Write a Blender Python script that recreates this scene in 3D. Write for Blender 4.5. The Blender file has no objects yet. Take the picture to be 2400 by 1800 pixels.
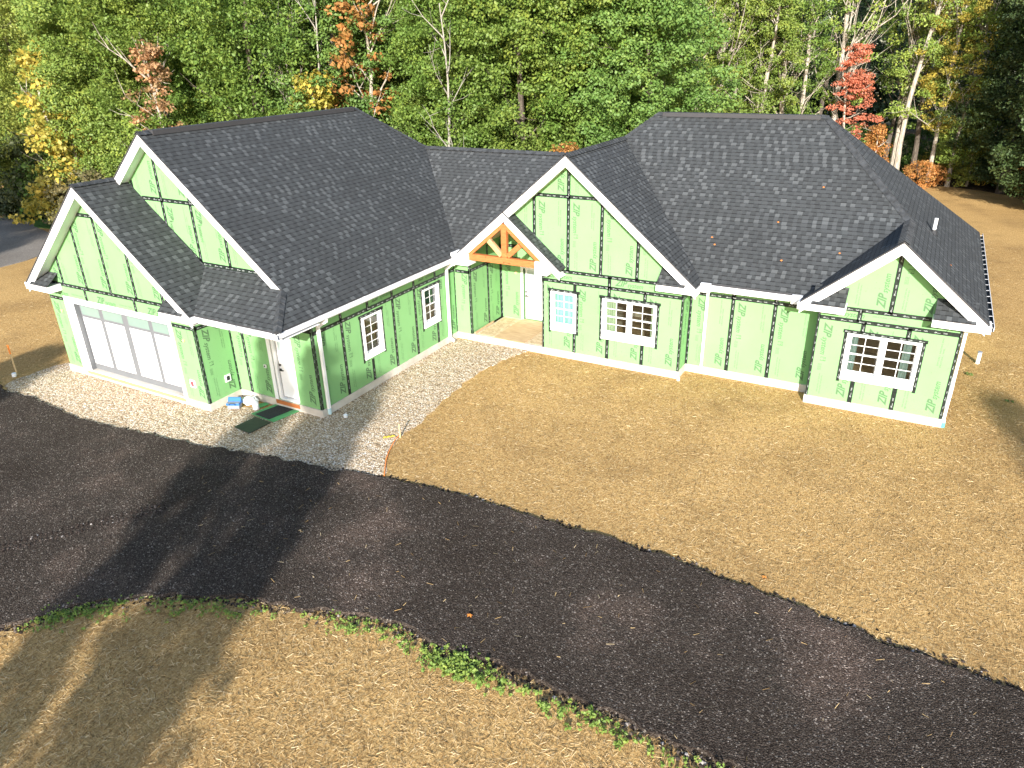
import bpy, bmesh, math, random
import numpy as np
from mathutils import Vector, Matrix
from mathutils.geometry import tessellate_polygon

# ------------------------------------------------------------------ camera, sky, sun, exposure
sc = bpy.context.scene
COL = sc.collection
CAM = np.array([10.713, -21.02, 9.756]); YAW, PITCH, ROLL = .518, -.434, -.024
fw = Vector((-math.sin(YAW)*math.cos(PITCH), math.cos(YAW)*math.cos(PITCH), math.sin(PITCH)))
rt = Vector((math.cos(YAW), math.sin(YAW), 0)); up = rt.cross(fw)
r2 = rt*math.cos(ROLL)+up*math.sin(ROLL); u2 = -rt*math.sin(ROLL)+up*math.cos(ROLL)
cam = bpy.data.objects.new('camera', bpy.data.cameras.new('camera')); COL.objects.link(cam)
M = Matrix((( r2.x, u2.x, -fw.x), (r2.y, u2.y, -fw.y), (r2.z, u2.z, -fw.z))).to_4x4()
M.translation = Vector(CAM); cam.matrix_world = M
cam.data.sensor_width = 36; cam.data.lens = 36*1695.5/2400; cam.data.clip_end = 2000; cam.data.clip_start = .1
sc.camera = cam
SUN_EL, SUN_AZ = math.radians(21), math.radians(22.5)     # azimuth: from -Y towards +X
w = bpy.data.worlds.new('World'); sc.world = w; w.use_nodes = True
nt = w.node_tree; bg = nt.nodes['Background']
sky = nt.nodes.new('ShaderNodeTexSky'); sky.sky_type = 'NISHITA'; sky.sun_disc = False
sky.sun_elevation = SUN_EL; sky.sun_rotation = math.pi-SUN_AZ; sky.altitude = 200
nt.links.new(sky.outputs[0], bg.inputs[0]); bg.inputs[1].default_value = .14
sl = bpy.data.lights.new('sun', 'SUN'); sl.energy = 5.0; sl.angle = math.radians(.6); sl.color = (1, .955, .88)
so = bpy.data.objects.new('sun', sl); COL.objects.link(so); so.location = (20, -40, 40)
TOSUN = Vector((math.cos(SUN_EL)*math.sin(SUN_AZ), -math.cos(SUN_EL)*math.cos(SUN_AZ), math.sin(SUN_EL)))
so.rotation_euler = TOSUN.to_track_quat('Z', 'Y').to_euler()
sc.view_settings.view_transform = 'Standard'; sc.view_settings.look = 'None'
sc.view_settings.exposure = 1.15; sc.view_settings.gamma = 1
sc.render.engine = 'CYCLES'
try:
    sc.cycles.use_denoising = True; sc.cycles.max_bounces = 6; sc.cycles.diffuse_bounces = 3; sc.cycles.transparent_max_bounces = 6
except Exception: pass
rng = np.random.default_rng(7); random.seed(7)

# ------------------------------------------------------------------ object helpers
def tag(o, label=None, cat=None, group=None, kind=None):
    if label: o['label'] = label
    if cat: o['category'] = cat
    if group: o['group'] = group
    if kind: o['kind'] = kind
    return o
def empty(name, loc=(0, 0, 0), label=None, cat=None, group=None, rz=0):
    o = bpy.data.objects.new(name, None); COL.objects.link(o); o.location = loc; o.rotation_euler = (0, 0, rz)
    o.empty_display_size = .2
    return tag(o, label, cat, group)
class MB:
    def __init__(s): s.v = []; s.f = []; s.uv = []; s.mi = []
    def face(s, pts, uv=None, mi=0):
        n = len(s.v); s.v += [tuple(p) for p in pts]; s.f.append(tuple(range(n, n+len(pts))))
        s.uv += list(uv) if uv else [(0, 0)]*len(pts); s.mi.append(mi)
    def hexa(s, p, mi=0):      # 8 points: bottom 4, top 4 (both ccw from above)
        for q in ((3, 2, 1, 0), (4, 5, 6, 7), (0, 1, 5, 4), (1, 2, 6, 5), (2, 3, 7, 6), (3, 0, 4, 7)): s.face([p[i] for i in q], mi=mi)
    def box(s, a, b, mi=0):
        x0, x1 = sorted((a[0], b[0])); y0, y1 = sorted((a[1], b[1])); z0, z1 = sorted((a[2], b[2]))
        s.hexa([(x0, y0, z0), (x1, y0, z0), (x1, y1, z0), (x0, y1, z0), (x0, y0, z1), (x1, y0, z1), (x1, y1, z1), (x0, y1, z1)], mi)
    def beam(s, p, q, w, h, side=None, mi=0):     # rectangular bar from p to q; w along side, h across
        p = Vector(p); q = Vector(q); d = (q-p).normalized()
        sd = Vector(side) if side else (d.cross(Vector((0, 0, 1))) if abs(d.z) < .99 else Vector((1, 0, 0)))
        sd = (sd-d*sd.dot(d)).normalized()*w/2; t = d.cross(sd).normalized()*h/2
        c = [p-sd-t, p+sd-t, p+sd+t, p-sd+t, q-sd-t, q+sd-t, q+sd+t, q-sd+t]; s.hexa(c, mi)
    def tube(s, pts, rad, n=8, mi=0, cap=True):
        rad = rad if hasattr(rad, '__len__') else [rad]*len(pts); R = []
        pts = [Vector(p) for p in pts]
        for i, p in enumerate(pts):
            d = (pts[min(i+1, len(pts)-1)]-pts[max(i-1, 0)]).normalized()
            a = d.cross(Vector((.31, .95, .05))).normalized(); b = d.cross(a)
            R.append([p+(a*math.cos(2*math.pi*k/n)+b*math.sin(2*math.pi*k/n))*rad[i] for k in range(n)])
        for i in range(len(R)-1):
            for k in range(n): s.face([R[i][k], R[i][(k+1) % n], R[i+1][(k+1) % n], R[i+1][k]], mi=mi)
        if cap: s.face(R[0][::-1], mi=mi); s.face(R[-1], mi=mi)
    def build(s, name, mats, parent=None, smooth=False, bevel=0):
        me = bpy.data.meshes.new(name); me.from_pydata(s.v, [], s.f)
        if s.uv and any(u != (0, 0) for u in s.uv):
            me.uv_layers.new(name='UVMap').data.foreach_set('uv', np.array(s.uv, dtype=np.float32).ravel())
        mats = mats if isinstance(mats, (list, tuple)) else [mats]
        for m in mats: me.materials.append(m)
        me.polygons.foreach_set('material_index', s.mi)
        o = bpy.data.objects.new(name, me); COL.objects.link(o)
        if smooth or bevel:
            bm = bmesh.new(); bm.from_mesh(me); bmesh.ops.remove_doubles(bm, verts=bm.verts, dist=1e-5)
            bmesh.ops.recalc_face_normals(bm, faces=bm.faces)
            if smooth:
                for f in bm.faces: f.smooth = True
            bm.to_mesh(me); bm.free()
        if bevel:
            b = o.modifiers.new('bevel', 'BEVEL'); b.width = bevel; b.segments = 2; b.limit_method = 'ANGLE'
        if parent: o.parent = parent
        return o
def np_mesh(name, verts, quads, mat, attr=None, parent=None, link=True):
    me = bpy.data.meshes.new(name); n = len(quads); k = quads.shape[1]
    me.vertices.add(len(verts)); me.vertices.foreach_set('co', verts.astype(np.float32).ravel())
    me.loops.add(n*k); me.loops.foreach_set('vertex_index', quads.astype(np.int32).ravel())
    me.polygons.add(n); me.polygons.foreach_set('loop_start', np.arange(0, n*k, k, dtype=np.int32))
    me.polygons.foreach_set('loop_total', np.full(n, k, dtype=np.int32))
    me.update(calc_edges=True)
    if attr is not None:
        a = me.attributes.new('rnd', 'FLOAT', 'FACE'); a.data.foreach_set('value', attr.astype(np.float32))
    me.materials.append(mat)
    if not link: return me
    o = bpy.data.objects.new(name, me); COL.objects.link(o)
    if parent: o.parent = parent
    return o

# ------------------------------------------------------------------ materials
class Mat:
    def __init__(s, name, rough=.8, color=(.5, .5, .5), spec=.3):
        s.m = bpy.data.materials.new(name); s.m.use_nodes = True; s.t = s.m.node_tree; s.p = s.t.nodes['Principled BSDF']
        s.p.inputs['Roughness'].default_value = rough; s.p.inputs['Base Color'].default_value = (*color, 1)
        s.p.inputs['Specular IOR Level'].default_value = spec
    def n(s, typ, **kw):
        nd = s.t.nodes.new('ShaderNode'+typ)
        for k, v in kw.items():
            if k in ('i',):
                for a, b in v.items(): nd.inputs[a].default_value = b
            else: setattr(nd, k, v)
        return nd
    def l(s, a, b): s.t.links.new(a, b)
    def coord(s, which='Object', scale=(1, 1, 1), rot=(0, 0, 0)):
        tc = s.n('TexCoord'); mp = s.n('Mapping'); s.l(tc.outputs[which], mp.inputs[0])
        mp.inputs['Scale'].default_value = scale; mp.inputs['Rotation'].default_value = rot; return mp.outputs[0]
    def noise(s, vec, scale, detail=3, rough=.6):
        nd = s.n('TexNoise'); nd.inputs['Scale'].default_value = scale; nd.inputs['Detail'].default_value = detail
        nd.inputs['Roughness'].default_value = rough; s.l(vec, nd.inputs['Vector']); return nd.outputs['Fac']
    def ramp(s, fac, stops, mode='LINEAR'):
        nd = s.n('ValToRGB'); cr = nd.color_ramp; cr.interpolation = mode
        while len(cr.elements) < len(stops): cr.elements.new(.5)
        for e, (p, c) in zip(cr.elements, stops): e.position = p; e.color = (*c, 1) if len(c) == 3 else c
        s.l(fac, nd.inputs[0]); return nd.outputs[0]
    def mix(s, fac, a, b, typ='MIX'):
        nd = s.n('Mix', data_type='RGBA', blend_type=typ)
        for sock, v in ((0, fac), (6, a), (7, b)):
            if isinstance(v, (int, float)): nd.inputs[sock].default_value = v
            elif isinstance(v, tuple): nd.inputs[sock].default_value = (*v, 1)
            else: s.l(v, nd.inputs[sock])
        return nd.outputs[2]
    def math(s, op, a, b=None, c=None):
        nd = s.n('Math', operation=op)
        for k, v in enumerate((a, b, c)):
            if v is None: continue
            if isinstance(v, (int, float)): nd.inputs[k].default_value = v
            else: s.l(v, nd.inputs[k])
        return nd.outputs[0]
    def base(s, c): s.l(c, s.p.inputs['Base Color']); return s
    def bump(s, h, strength=.3, dist=.02):
        b = s.n('Bump'); b.inputs['Strength'].default_value = strength; b.inputs['Distance'].default_value = dist
        s.l(h, b.inputs['Height']); s.l(b.outputs[0], s.p.inputs['Normal']); return s
def simple(name, color, rough=.6, var=.08, scale=3, spec=.3, bump=0):
    m = Mat(name, rough, color, spec); v = m.coord(); f = m.noise(v, scale)
    d = tuple(max(0, c*(1-var)) for c in color); u = tuple(min(1, c*(1+var)) for c in color)
    m.base(m.ramp(f, [(.3, d), (.7, u)]))
    if bump: m.bump(m.noise(v, scale*12), bump, .01)
    return m.m
WHITE = simple('white_trim', (.80, .80, .80), .45, .03, 2)
GREYTRIM = simple('grey_trim', (.145, .15, .16), .5, .05)
DARK = simple('dark_plastic', (.03, .03, .032), .4)
METAL = simple('gutter_metal', (.30, .32, .35), .35, .1)
WOODIN = simple('room_floor', (.16, .10, .05), .6, .4, 2)
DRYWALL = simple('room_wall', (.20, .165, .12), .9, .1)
# green sheathing
m = Mat('green_sheathing', .75, spec=.2); v = m.coord()
c = m.ramp(m.noise(v, .8, 4), [(.3, (.180, .370, .150)), (.7, (.200, .405, .170))])
sp = m.noise(v, 9, 2); c = m.mix(m.ramp(sp, [(.70, (0, 0, 0)), (.78, (.35, .35, .35))]), c, (.12, .26, .09))
sz = m.n('SeparateXYZ'); m.l(v, sz.inputs[0]); low = m.math('MULTIPLY', m.math('SUBTRACT', .62, sz.outputs[2]), 2.2); low = m.math('MULTIPLY', low, m.ramp(m.noise(v, 7, 5, .8), [(.48, (0, 0, 0)), (.72, (1, 1, 1))]))
lc = m.n('Clamp'); m.l(low, lc.inputs[0]); c = m.mix(m.math('MULTIPLY', lc.outputs[0], .45), c, (.24, .20, .12))
nv = m.n('TexVoronoi'); nv.inputs['Scale'].default_value = 5.2; nv.inputs['Randomness'].default_value = .25; m.l(v, nv.inputs['Vector']); c = m.mix(m.math('MULTIPLY', m.math('LESS_THAN', nv.outputs['Distance'], .075), .35), c, (.10, .22, .08))
m.base(c); m.bump(m.noise(v, 40, 2), .12, .004); SHEATH = m.m
m = Mat('lettering_ink', .8, (.088, .165, .080)); INK = m.m
m = Mat('seam_tape_black', .45, spec=.3); v = m.coord(); m.base(m.ramp(m.noise(v, 14), [(.35, (.008, .012, .010)), (.7, (.022, .032, .026))])); TAPE = m.m
TAPEINK = simple('tape_print', (.34, .37, .36), .5)
# concrete
m = Mat('concrete', .9); v = m.coord(); m.base(m.ramp(m.noise(v, 1.7, 5), [(.3, (.42, .38, .33)), (.7, (.60, .56, .50))])); m.bump(m.noise(v, 30), .2, .01); CONC = m.m
m = Mat('porch_plywood', .85); v = m.coord(scale=(1, 9, 1)); m.base(m.ramp(m.noise(v, 2.5, 4), [(.3, (.40, .26, .14)), (.7, (.60, .43, .26))])); PLY = m.m
m = Mat('porch_osb', .85); v = m.coord(); vo = m.n('TexVoronoi'); vo.inputs['Scale'].default_value = 14; m.l(v, vo.inputs['Vector'])
sx = m.n('SeparateColor'); m.l(vo.outputs['Color'], sx.inputs[0]); m.base(m.ramp(sx.outputs[0], [(0, (.42, .30, .18)), (1, (.62, .48, .32))])); OSB = m.m
def timber(name, a, b):
    m = Mat(name, .6); v = m.coord(scale=(3, 14, 14)); f = m.noise(v, 1.6, 5); k = m.noise(m.coord(), 7, 1)
    c = m.ramp(f, [(.3, a), (.7, b)]); m.base(m.mix(m.ramp(k, [(.68, (0, 0, 0)), (.75, (.8, .8, .8))]), c, tuple(x*.45 for x in a))); m.bump(f, .15, .01); return m.m
TIMBER = timber('cedar_timber', (.36, .105, .03), (.47, .17, .055)); TIMBER2 = timber('pale_timber', (.42, .24, .11), (.52, .33, .18))
# shingles (UV in metres: u along the course, v up the slope)
m = Mat('shingles', .85, spec=.35); uv = m.coord('UV'); sep = m.n('SeparateXYZ'); m.l(uv, sep.inputs[0])
vv = m.math('DIVIDE', sep.outputs[1], .145); row = m.math('FLOOR', vv); fv = m.math('FRACT', vv)
wn = m.n('TexWhiteNoise', noise_dimensions='1D'); m.l(row, wn.inputs['W'])
uu = m.math('ADD', m.math('DIVIDE', sep.outputs[0], .14), m.math('MULTIPLY', wn.outputs[0], 13))
uu = m.math('ADD', uu, m.math('MULTIPLY', m.math('SINE', m.math('MULTIPLY', uu, 1.7)), .14))
cell = m.math('FLOOR', uu); fu = m.math('FRACT', uu)
cmb = m.n('CombineXYZ'); m.l(cell, cmb.inputs[0]); m.l(row, cmb.inputs[1])
w2 = m.n('TexWhiteNoise', noise_dimensions='2D'); m.l(cmb.outputs[0], w2.inputs['Vector'])
odd = m.math('MODULO', m.math('ABSOLUTE', cell), 2)
raised = m.math('GREATER_THAN', m.math('ADD', m.math('MULTIPLY', odd, .62), m.math('MULTIPLY', w2.outputs[0], .5)), .51)
ta = m.ramp(w2.outputs[0], [(0, (.038, .042, .045)), (.45, (.045, .050, .053)), (.60, (.053, .058, .062)), (.72, (.082, .089, .093))], 'CONSTANT')
tb_ = m.ramp(w2.outputs[0], [(0, (.025, .028, .030)), (.5, (.030, .034, .036)), (.85, (.037, .041, .044))], 'CONSTANT')
tone = m.mix(raised, tb_, ta)
big = m.noise(uv, .35, 3); tone = m.mix(1.0, tone, m.ramp(big, [(.3, (.82, .82, .82)), (.7, (1.15, 1.15, 1.15))]), 'MULTIPLY')
gr = m.noise(m.coord('UV', (1, 1, 1)), 90, 2); tone = m.mix(.30, tone, m.ramp(gr, [(.35, (.018, .019, .020)), (.65, (.085, .088, .092))]))
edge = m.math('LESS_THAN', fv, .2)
shd = m.math('MULTIPLY', edge, m.math('ADD', .45, m.math('MULTIPLY', m.math('SUBTRACT', 1, raised), .45)))  # shadow line of each course painted into the colour, stronger on recessed tabs
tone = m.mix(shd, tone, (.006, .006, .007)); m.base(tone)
h = m.math('ADD', m.math('MULTIPLY', raised, .5), m.math('SUBTRACT', 1, fv)); h = m.math('ADD', h, m.math('MULTIPLY', gr, .3))
m.bump(h, .6, .012); SHINGLE = m.m
RIDGE = simple('ridge_shingle', (.040, .043, .047), .85, .5, 5, bump=.4)
# glass
def glass(name, tint, alpha=.25, rough=.03):
    m = Mat(name, rough, tint, .5); mx = m.n('MixShader'); tr = m.n('BsdfTransparent'); tr.inputs[0].default_value = (*tint, 1)
    gl = m.n('BsdfGlossy'); gl.inputs['Roughness'].default_value = rough; gl.inputs['Color'].default_value = (.9, .95, 1, 1)
    fr = m.n('Fresnel'); fr.inputs[0].default_value = 1.6; f = m.math('ADD', fr.outputs[0], alpha*.3)
    m.l(f, mx.inputs[0]); m.l(tr.outputs[0], mx.inputs[1]); m.l(gl.outputs[0], mx.inputs[2]); m.l(mx.outputs[0], m.t.nodes['Material Output'].inputs[0]); return m.m
GLASS = glass('window_glass', (.82, .9, .88)); FROST = simple('frosted_glass', (.20, .27, .24), .25, .05, 1, .5); FROST2 = simple('pale_frosted_glass', (.42, .50, .50), .25, .05, 1, .5)
def pleats(name, a, b):
    m = Mat(name, .8); f = m.noise(m.coord(scale=(26, 26, 1)), 1, 1); m.base(m.ramp(f, [(.4, a), (.6, b)])); return m.m
CURT_TEAL = pleats('teal_curtain', (.20, .46, .40), (.33, .58, .51)); CURT_GREEN = pleats('pale_green_curtain', (.22, .28, .17), (.38, .44, .30)); CURT_BLUE = pleats('blue_grey_curtain', (.12, .18, .17), (.24, .31, .29))

# ------------------------------------------------------------------ text
_tc = {}
def text2d(s, bold=0, shear=0):
    k = (s, bold, shear)
    if k in _tc: return _tc[k]
    cu = bpy.data.curves.new('t', 'FONT'); cu.body = s; cu.size = 1; cu.offset = bold; cu.shear = shear; cu.resolution_u = 2; cu.fill_mode = 'FRONT'
    o = bpy.data.objects.new('t', cu); COL.objects.link(o); dg = bpy.context.evaluated_depsgraph_get()
    me = bpy.data.meshes.new_from_object(o.evaluated_get(dg)); V = np.array([v.co[:2] for v in me.vertices]); F = [tuple(p.vertices) for p in me.polygons]
    bpy.data.objects.remove(o); bpy.data.curves.remove(cu); bpy.data.meshes.remove(me)
    V[:, 0] -= V[:, 0].min(); _tc[k] = (V, F); return _tc[k]
def logo():
    if 'logo' in _tc: return _tc['logo']
    V1, F1 = text2d('ZIP', .035, .35); V2, F2 = text2d('system', .018, .25); V1 = V1*np.array([1.25, 1.45]); V2 = V2*np.array([1.0, 1.12]); wid = V1[:, 0].max()
    V2 = V2*.92; V2[:, 0] += wid+.02; V = np.vstack([V1, V2]); F = F1+[tuple(i+len(V1) for i in f) for f in F2]
    V = V/V[:, 0].max(); _tc['logo'] = (V, F); return _tc['logo']

# ------------------------------------------------------------------ walls
def inpoly(p, poly):
    c = False; n = len(poly)
    for i in range(n):
        a, b = poly[i], poly[(i+1) % n]
        if (a[1] > p[1]) != (b[1] > p[1]) and p[0] < (b[0]-a[0])*(p[1]-a[1])/(b[1]-a[1])+a[0]: c = not c
    return c
class Wall:
    def __init__(s, parent, o, u, n, poly, holes=(), thick=.14, mat=None, name='wall', label=None):
        s.o = Vector(o); s.u = Vector(u); s.n = Vector(n); s.poly = poly; s.holes = holes; s.b = MB(); s.tape = MB(); s.ti = MB(); s.ink = MB(); s.parent = parent
        loops = [list(poly)]+[[(a, c), (b, c), (b, d), (a, d)] for a, b, c, d in holes]
        flat = [p for l in loops for p in l]
        tris = tessellate_polygon([[Vector((p[0], p[1], 0)) for p in l] for l in loops])
        for t in tris:
            q = [flat[i] for i in t]
            s.b.face([s.P(*p) for p in q]); s.b.face([s.P(*p, -thick) for p in q[::-1]])
        for l in loops[1:]:
            for i in range(len(l)):
                a, b = l[i], l[(i+1) % len(l)]; s.b.face([s.P(*a), s.P(*b), s.P(*b, -thick), s.P(*a, -thick)])
        s.obj = s.b.build(name, mat or SHEATH, parent)
        if label: s.obj['label'] = label
    def P(s, u, z, off=0): return s.o+s.u*u+Vector((0, 0, z))+s.n*off
    def ok(s, p): return inpoly(p, s.poly) and not any(a-.02 < p[0] < b+.02 and c-.02 < p[1] < d+.02 for a, b, c, d in s.holes)
    def place(s, mb, VF, u, z, size, ang, off, mi=0, check=True):
        V, F = VF; ca, sa = math.cos(ang), math.sin(ang); Q = [(u+size*(x*ca-y*sa), z+size*(x*sa+y*ca)) for x, y in V]
        flip = s.u.cross(Vector((0, 0, 1))).dot(s.n) < 0
        for f in F:
            c = [Q[i] for i in f]
            if check and not s.ok((sum(x[0] for x in c)/len(c), sum(x[1] for x in c)/len(c))): continue
            mb.face([s.P(*x, off) for x in c], mi=mi)
    def seam(s, a, b, wd=.122, marks=True, check=False):
        a = Vector(a); b = Vector(b); d = b-a; L = d.length; d = d/L; t = Vector((-d.y, d.x))*wd/2
        s.tape.face([s.P(*(a-t), .004), s.P(*(b-t), .004), s.P(*(b+t), .004), s.P(*(a+t), .004)])
        if not marks: return
        ang = math.atan2(d.y, d.x); k = random.uniform(.02, .2); gs = min(1, wd/.10)
        while k < L-.2:
            p = a+d*k-Vector((-d.y, d.x))*.022*gs; s.place(s.tape, logo(), p.x, p.y, .15*gs, ang, .006, 1, False)
            p = a+d*(k+.21)-Vector((-d.y, d.x))*.02
            if k+.28 < L: s.place(s.tape, text2d('TAPE', .03), p.x, p.y, .042*gs, ang, .006, 1, False)
            k += .46
    def corner(s, u, z0, z1):
        us = [p[0] for p in s.poly if p[1] < ZG+.01]; e = min(us, key=lambda q: abs(q-u)); u = e+(.036 if u > e else -.036); s.seam((u, z0), (u, z1), .07)
    def panel(s, u0, u1, z0, z1, seed=0, mirror=False):
        # factory print of one board: two big logos, strength stamp, small notices
        wd = u1-u0; up_, dn = math.pi/2, -math.pi/2
        if wd > .55:
            s.place(s.ink, logo(), u1-.13, z0+.10, .98, up_, .002); s.place(s.ink, logo(), u0+.14, z1-.12, .98, dn, .002)
        else: s.place(s.ink, logo(), u0+.22, z1-.15, .98, dn, .002)
        if wd > .8:
            for i, (tx, dx) in enumerate((('STRUCTURAL 1 PANEL', .0), ('EXPOSURE 1  SHEATHING SPAN', .07))):
                s.place(s.ink, text2d(tx, .0), u1-.22-dx, z1-.95+.05*i, .055, up_, .002)
            for i in range(2): s.place(s.ink, text2d('THIS SIDE OUT  FASTEN HERE', 0), u0+.20+.07*i, z0+.75-.05*i, .045, dn, .002)
        s.place(s.ink, text2d('12', .01), u0+.24, z0+1.22, .10, dn, .002)
        s.place(s.ink, text2d('[ ]', .0), u0+.20, z0+1.26, .16, dn, .002)
        for i in range(3): s.place(s.ink, text2d('APA RATED', 0), u0+.20-.035*i, z0+1.05, .04, dn, .002)
    def strip(s, u0, u1, z0, z1):
        u = u0+.15
        while u < u1-.5:
            s.place(s.ink, logo(), u, z0+.07, .95, 0, .002); s.place(s.ink, text2d('STRUCTURAL 1 PANEL'), u+1.15, z0+.14, .06, 0, .002); u += 2.44
    def done(s):
        if s.tape.f: s.tape.build('seam_tape', [TAPE, TAPEINK], s.obj)
        if s.ink.f: s.ink.build('printed_lettering', INK, s.obj)
X, Y = (1, 0, 0), (0, 1, 0); NX, NY = (-1, 0, 0), (0, -1, 0)
ZG, ZT, ZT2 = .25, 2.69, 3.06
house = empty('house', (0, 0, 0), 'long single storey house under construction wrapped in green sheathing boards with dark shingle roofs', 'house')

def window(wl, u0, u1, z0, z1, units=1, curtain=None, sill=.14):
    """double hung window unit(s), each sash two by two panes"""
    fr = MB(); g = MB(); P = wl.P
    def bx(mb, a, b, c, d, o0, o1): mb.hexa([P(a, c, o0), P(b, c, o0), P(b, c, o1), P(a, c, o1), P(a, d, o0), P(b, d, o0), P(b, d, o1), P(a, d, o1)])
    e = .10
    bx(fr, u0, u0+e, z0, z1, -.10, .03); bx(fr, u1-e, u1, z0, z1, -.10, .03); bx(fr, u0+e, u1-e, z1-.055, z1, -.10, .03); bx(fr, u0+e, u1-e, z0, z0+sill, -.10, .03)
    bx(fr, u0-.005, u1+.005, z0-.025, z0, -.01, .05)
    inner = (u1-u0-2*e); mull = .13 if units == 2 else 0; sw = (inner-mull*(units-1))/units
    fr_o = None; parts = []
    for k in range(units):
        a = u0+e+k*(sw+mull); b = a+sw
        if k: bx(fr, a-mull, a, z0+sill, z1-.055, -.10, .03)
        zb, zt = z0+sill, z1-.055; zm = (zb+zt)/2
        for (c, d, o) in ((zm-.02, zt, -.045), (zb, zm+.02, -.07)):
            s_ = .03
            bx(fr, a, a+s_, c, d, o-.02, o+.012); bx(fr, b-s_, b, c, d, o-.02, o+.012); bx(fr, a+s_, b-s_, c, c+.04, o-.02, o+.012); bx(fr, a+s_, b-s_, d-.04, d, o-.02, o+.012)
            bx(fr, (a+b)/2-.009, (a+b)/2+.009, c+.04, d-.04, o-.012, o+.008); bx(fr, a+s_, b-s_, (c+d)/2-.009, (c+d)/2+.009, o-.011, o+.007)
            g.face([P(a+s_, c+.04, o), P(b-s_, c+.04, o), P(b-s_, d-.04, o), P(a+s_, d-.04, o)])
    F = fr.build('window', WHITE, house)
    g.build('glass', GLASS, F)
    if curtain:
        for (a, b, mt) in curtain:
            cb = MB(); n = 14; L = [(a+(b-a)*i/n, -.22-.025*(i % 2)) for i in range(n+1)]
            for i in range(n): cb.face([P(L[i][0], z0-.05, L[i][1]), P(L[i+1][0], z0-.05, L[i+1][1]), P(L[i+1][0], z1+.05, L[i+1][1]), P(L[i][0], z1+.05, L[i][1])])
            cb.build('curtain', mt, F)
    # flashing strips stuck round the frame
    wl.seam((u0-.045, z0-.12), (u0-.045, z1+.02), .085); wl.seam((u1+.045, z0-.10), (u1+.045, z1+.02), .085); wl.seam((u0-.12, z1+.045), (u1+.12, z1+.045), .10)
    return F

# garage front (A)
A = Wall(house, (0, -8.506, 0), X, NY, [(-13.9, ZG), (-6.89, ZG), (-6.89, 3.18), (-6.62, 3.18), (-10.36, 6.30), (-14.1, 3.18), (-13.9, 3.18)], [(-12.62, -8.0, .262, 2.62)])
tA2 = 3.2
A.seam((-13.9, tA2), (-7.0, tA2)); A.seam((-13.88, 2.68), (-13.1, 2.68)); A.seam((-7.85, 2.64), (-6.9, 2.64)); A.seam((-11.25, 5.58), (-9.5, 5.58))
A.seam((-11.83, 2.8), (-11.83, tA2)); A.seam((-9.39, 2.8), (-9.39, tA2))
for x, t in ((-12.88, 4.15), (-11.64, 5.2), (-10.43, 5.56), (-9.22, 5.3), (-8.0, 4.3)): A.seam((x, tA2), (x, t))
for a, b in ((-12.88, -11.64), (-11.64, -10.43), (-10.43, -9.22), (-9.22, -8.0), (-14.1, -12.88), (-8.0, -6.8)): A.panel(a, b, tA2, 5.58)
A.strip(-13.9, -6.9, 2.75, 3.2); A.panel(-13.9, -13.1, ZG, ZT); A.panel(-7.86, -6.92, ZG, ZT); A.corner(-6.94, ZG, 3.15); A.done()
# garage side (B), door wall (C)
B = Wall(house, (-6.89, 0, 0), Y, X, [(-8.506, ZG), (-7.284, ZG), (-7.284, 3.3), (-8.506, 3.3)])
B.seam((-8.5, 2.64), (-7.3, 2.64)); B.corner(-8.46, ZG, 3.2); B.corner(-7.33, ZG, 3.2); B.panel(-8.4, -7.36, ZG, ZT); B.done()
C_ = Wall(house, (0, -7.284, 0), X, NY, [(-6.89, ZG), (-3.531, ZG), (-3.531, 3.3), (-6.89, 3.3)], [(-5.27, -4.40, .27, 2.24)])
C_.seam((-6.40, ZG), (-6.40, 3.2)); C_.seam((-6.85, 2.69), (-5.4, 2.69)); C_.seam((-4.4, 2.69), (-3.55, 2.69)); C_.corner(-3.58, ZG, 3.2)
C_.panel(-6.86, -6.42, ZG, ZT); C_.panel(-6.36, -5.4, ZG, ZT); C_.panel(-4.38, -3.62, ZG, ZT); C_.done()
# wing side (D)
D_ = Wall(house, (-3.531, 0, 0), Y, X, [(-7.284, ZG), (0, ZG), (0, 3.3), (-7.284, 3.3)], [(-5.18, -4.24, 1.08, 2.42), (-2.04, -1.07, 1.06, 2.40)])
D_.seam((-7.25, 2.62), (0, 2.62)); D_.corner(-7.23, ZG, 3.2); D_.corner(-.05, ZG, 3.2)
for y, z0 in ((-6.07, ZG), (-4.85, ZG), (-3.64, ZG), (-2.47, ZG), (-1.24, ZG)):
    if y in (-4.85, -1.24): D_.seam((y, ZG), (y, .98)); D_.seam((y, 2.55), (y, 3.15))
    else: D_.seam((y, ZG), (y, 3.15))
ys = [-7.2, -6.07, -4.85, -3.64, -2.47, -1.24, 0]
for a, b in zip(ys, ys[1:]): D_.panel(a+.03, b-.03, ZG, ZT)
window(D_, -5.20, -4.25, 1.08, 2.42, 1, [(-4.75, -4.2, CURT_GREEN)]); window(D_, -2.04, -1.07, 1.06, 2.40, 1, [(-1.7, -1.05, CURT_BLUE)]); D_.strip(-4.8, -1.3, 2.7, 3.1); D_.done()
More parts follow.
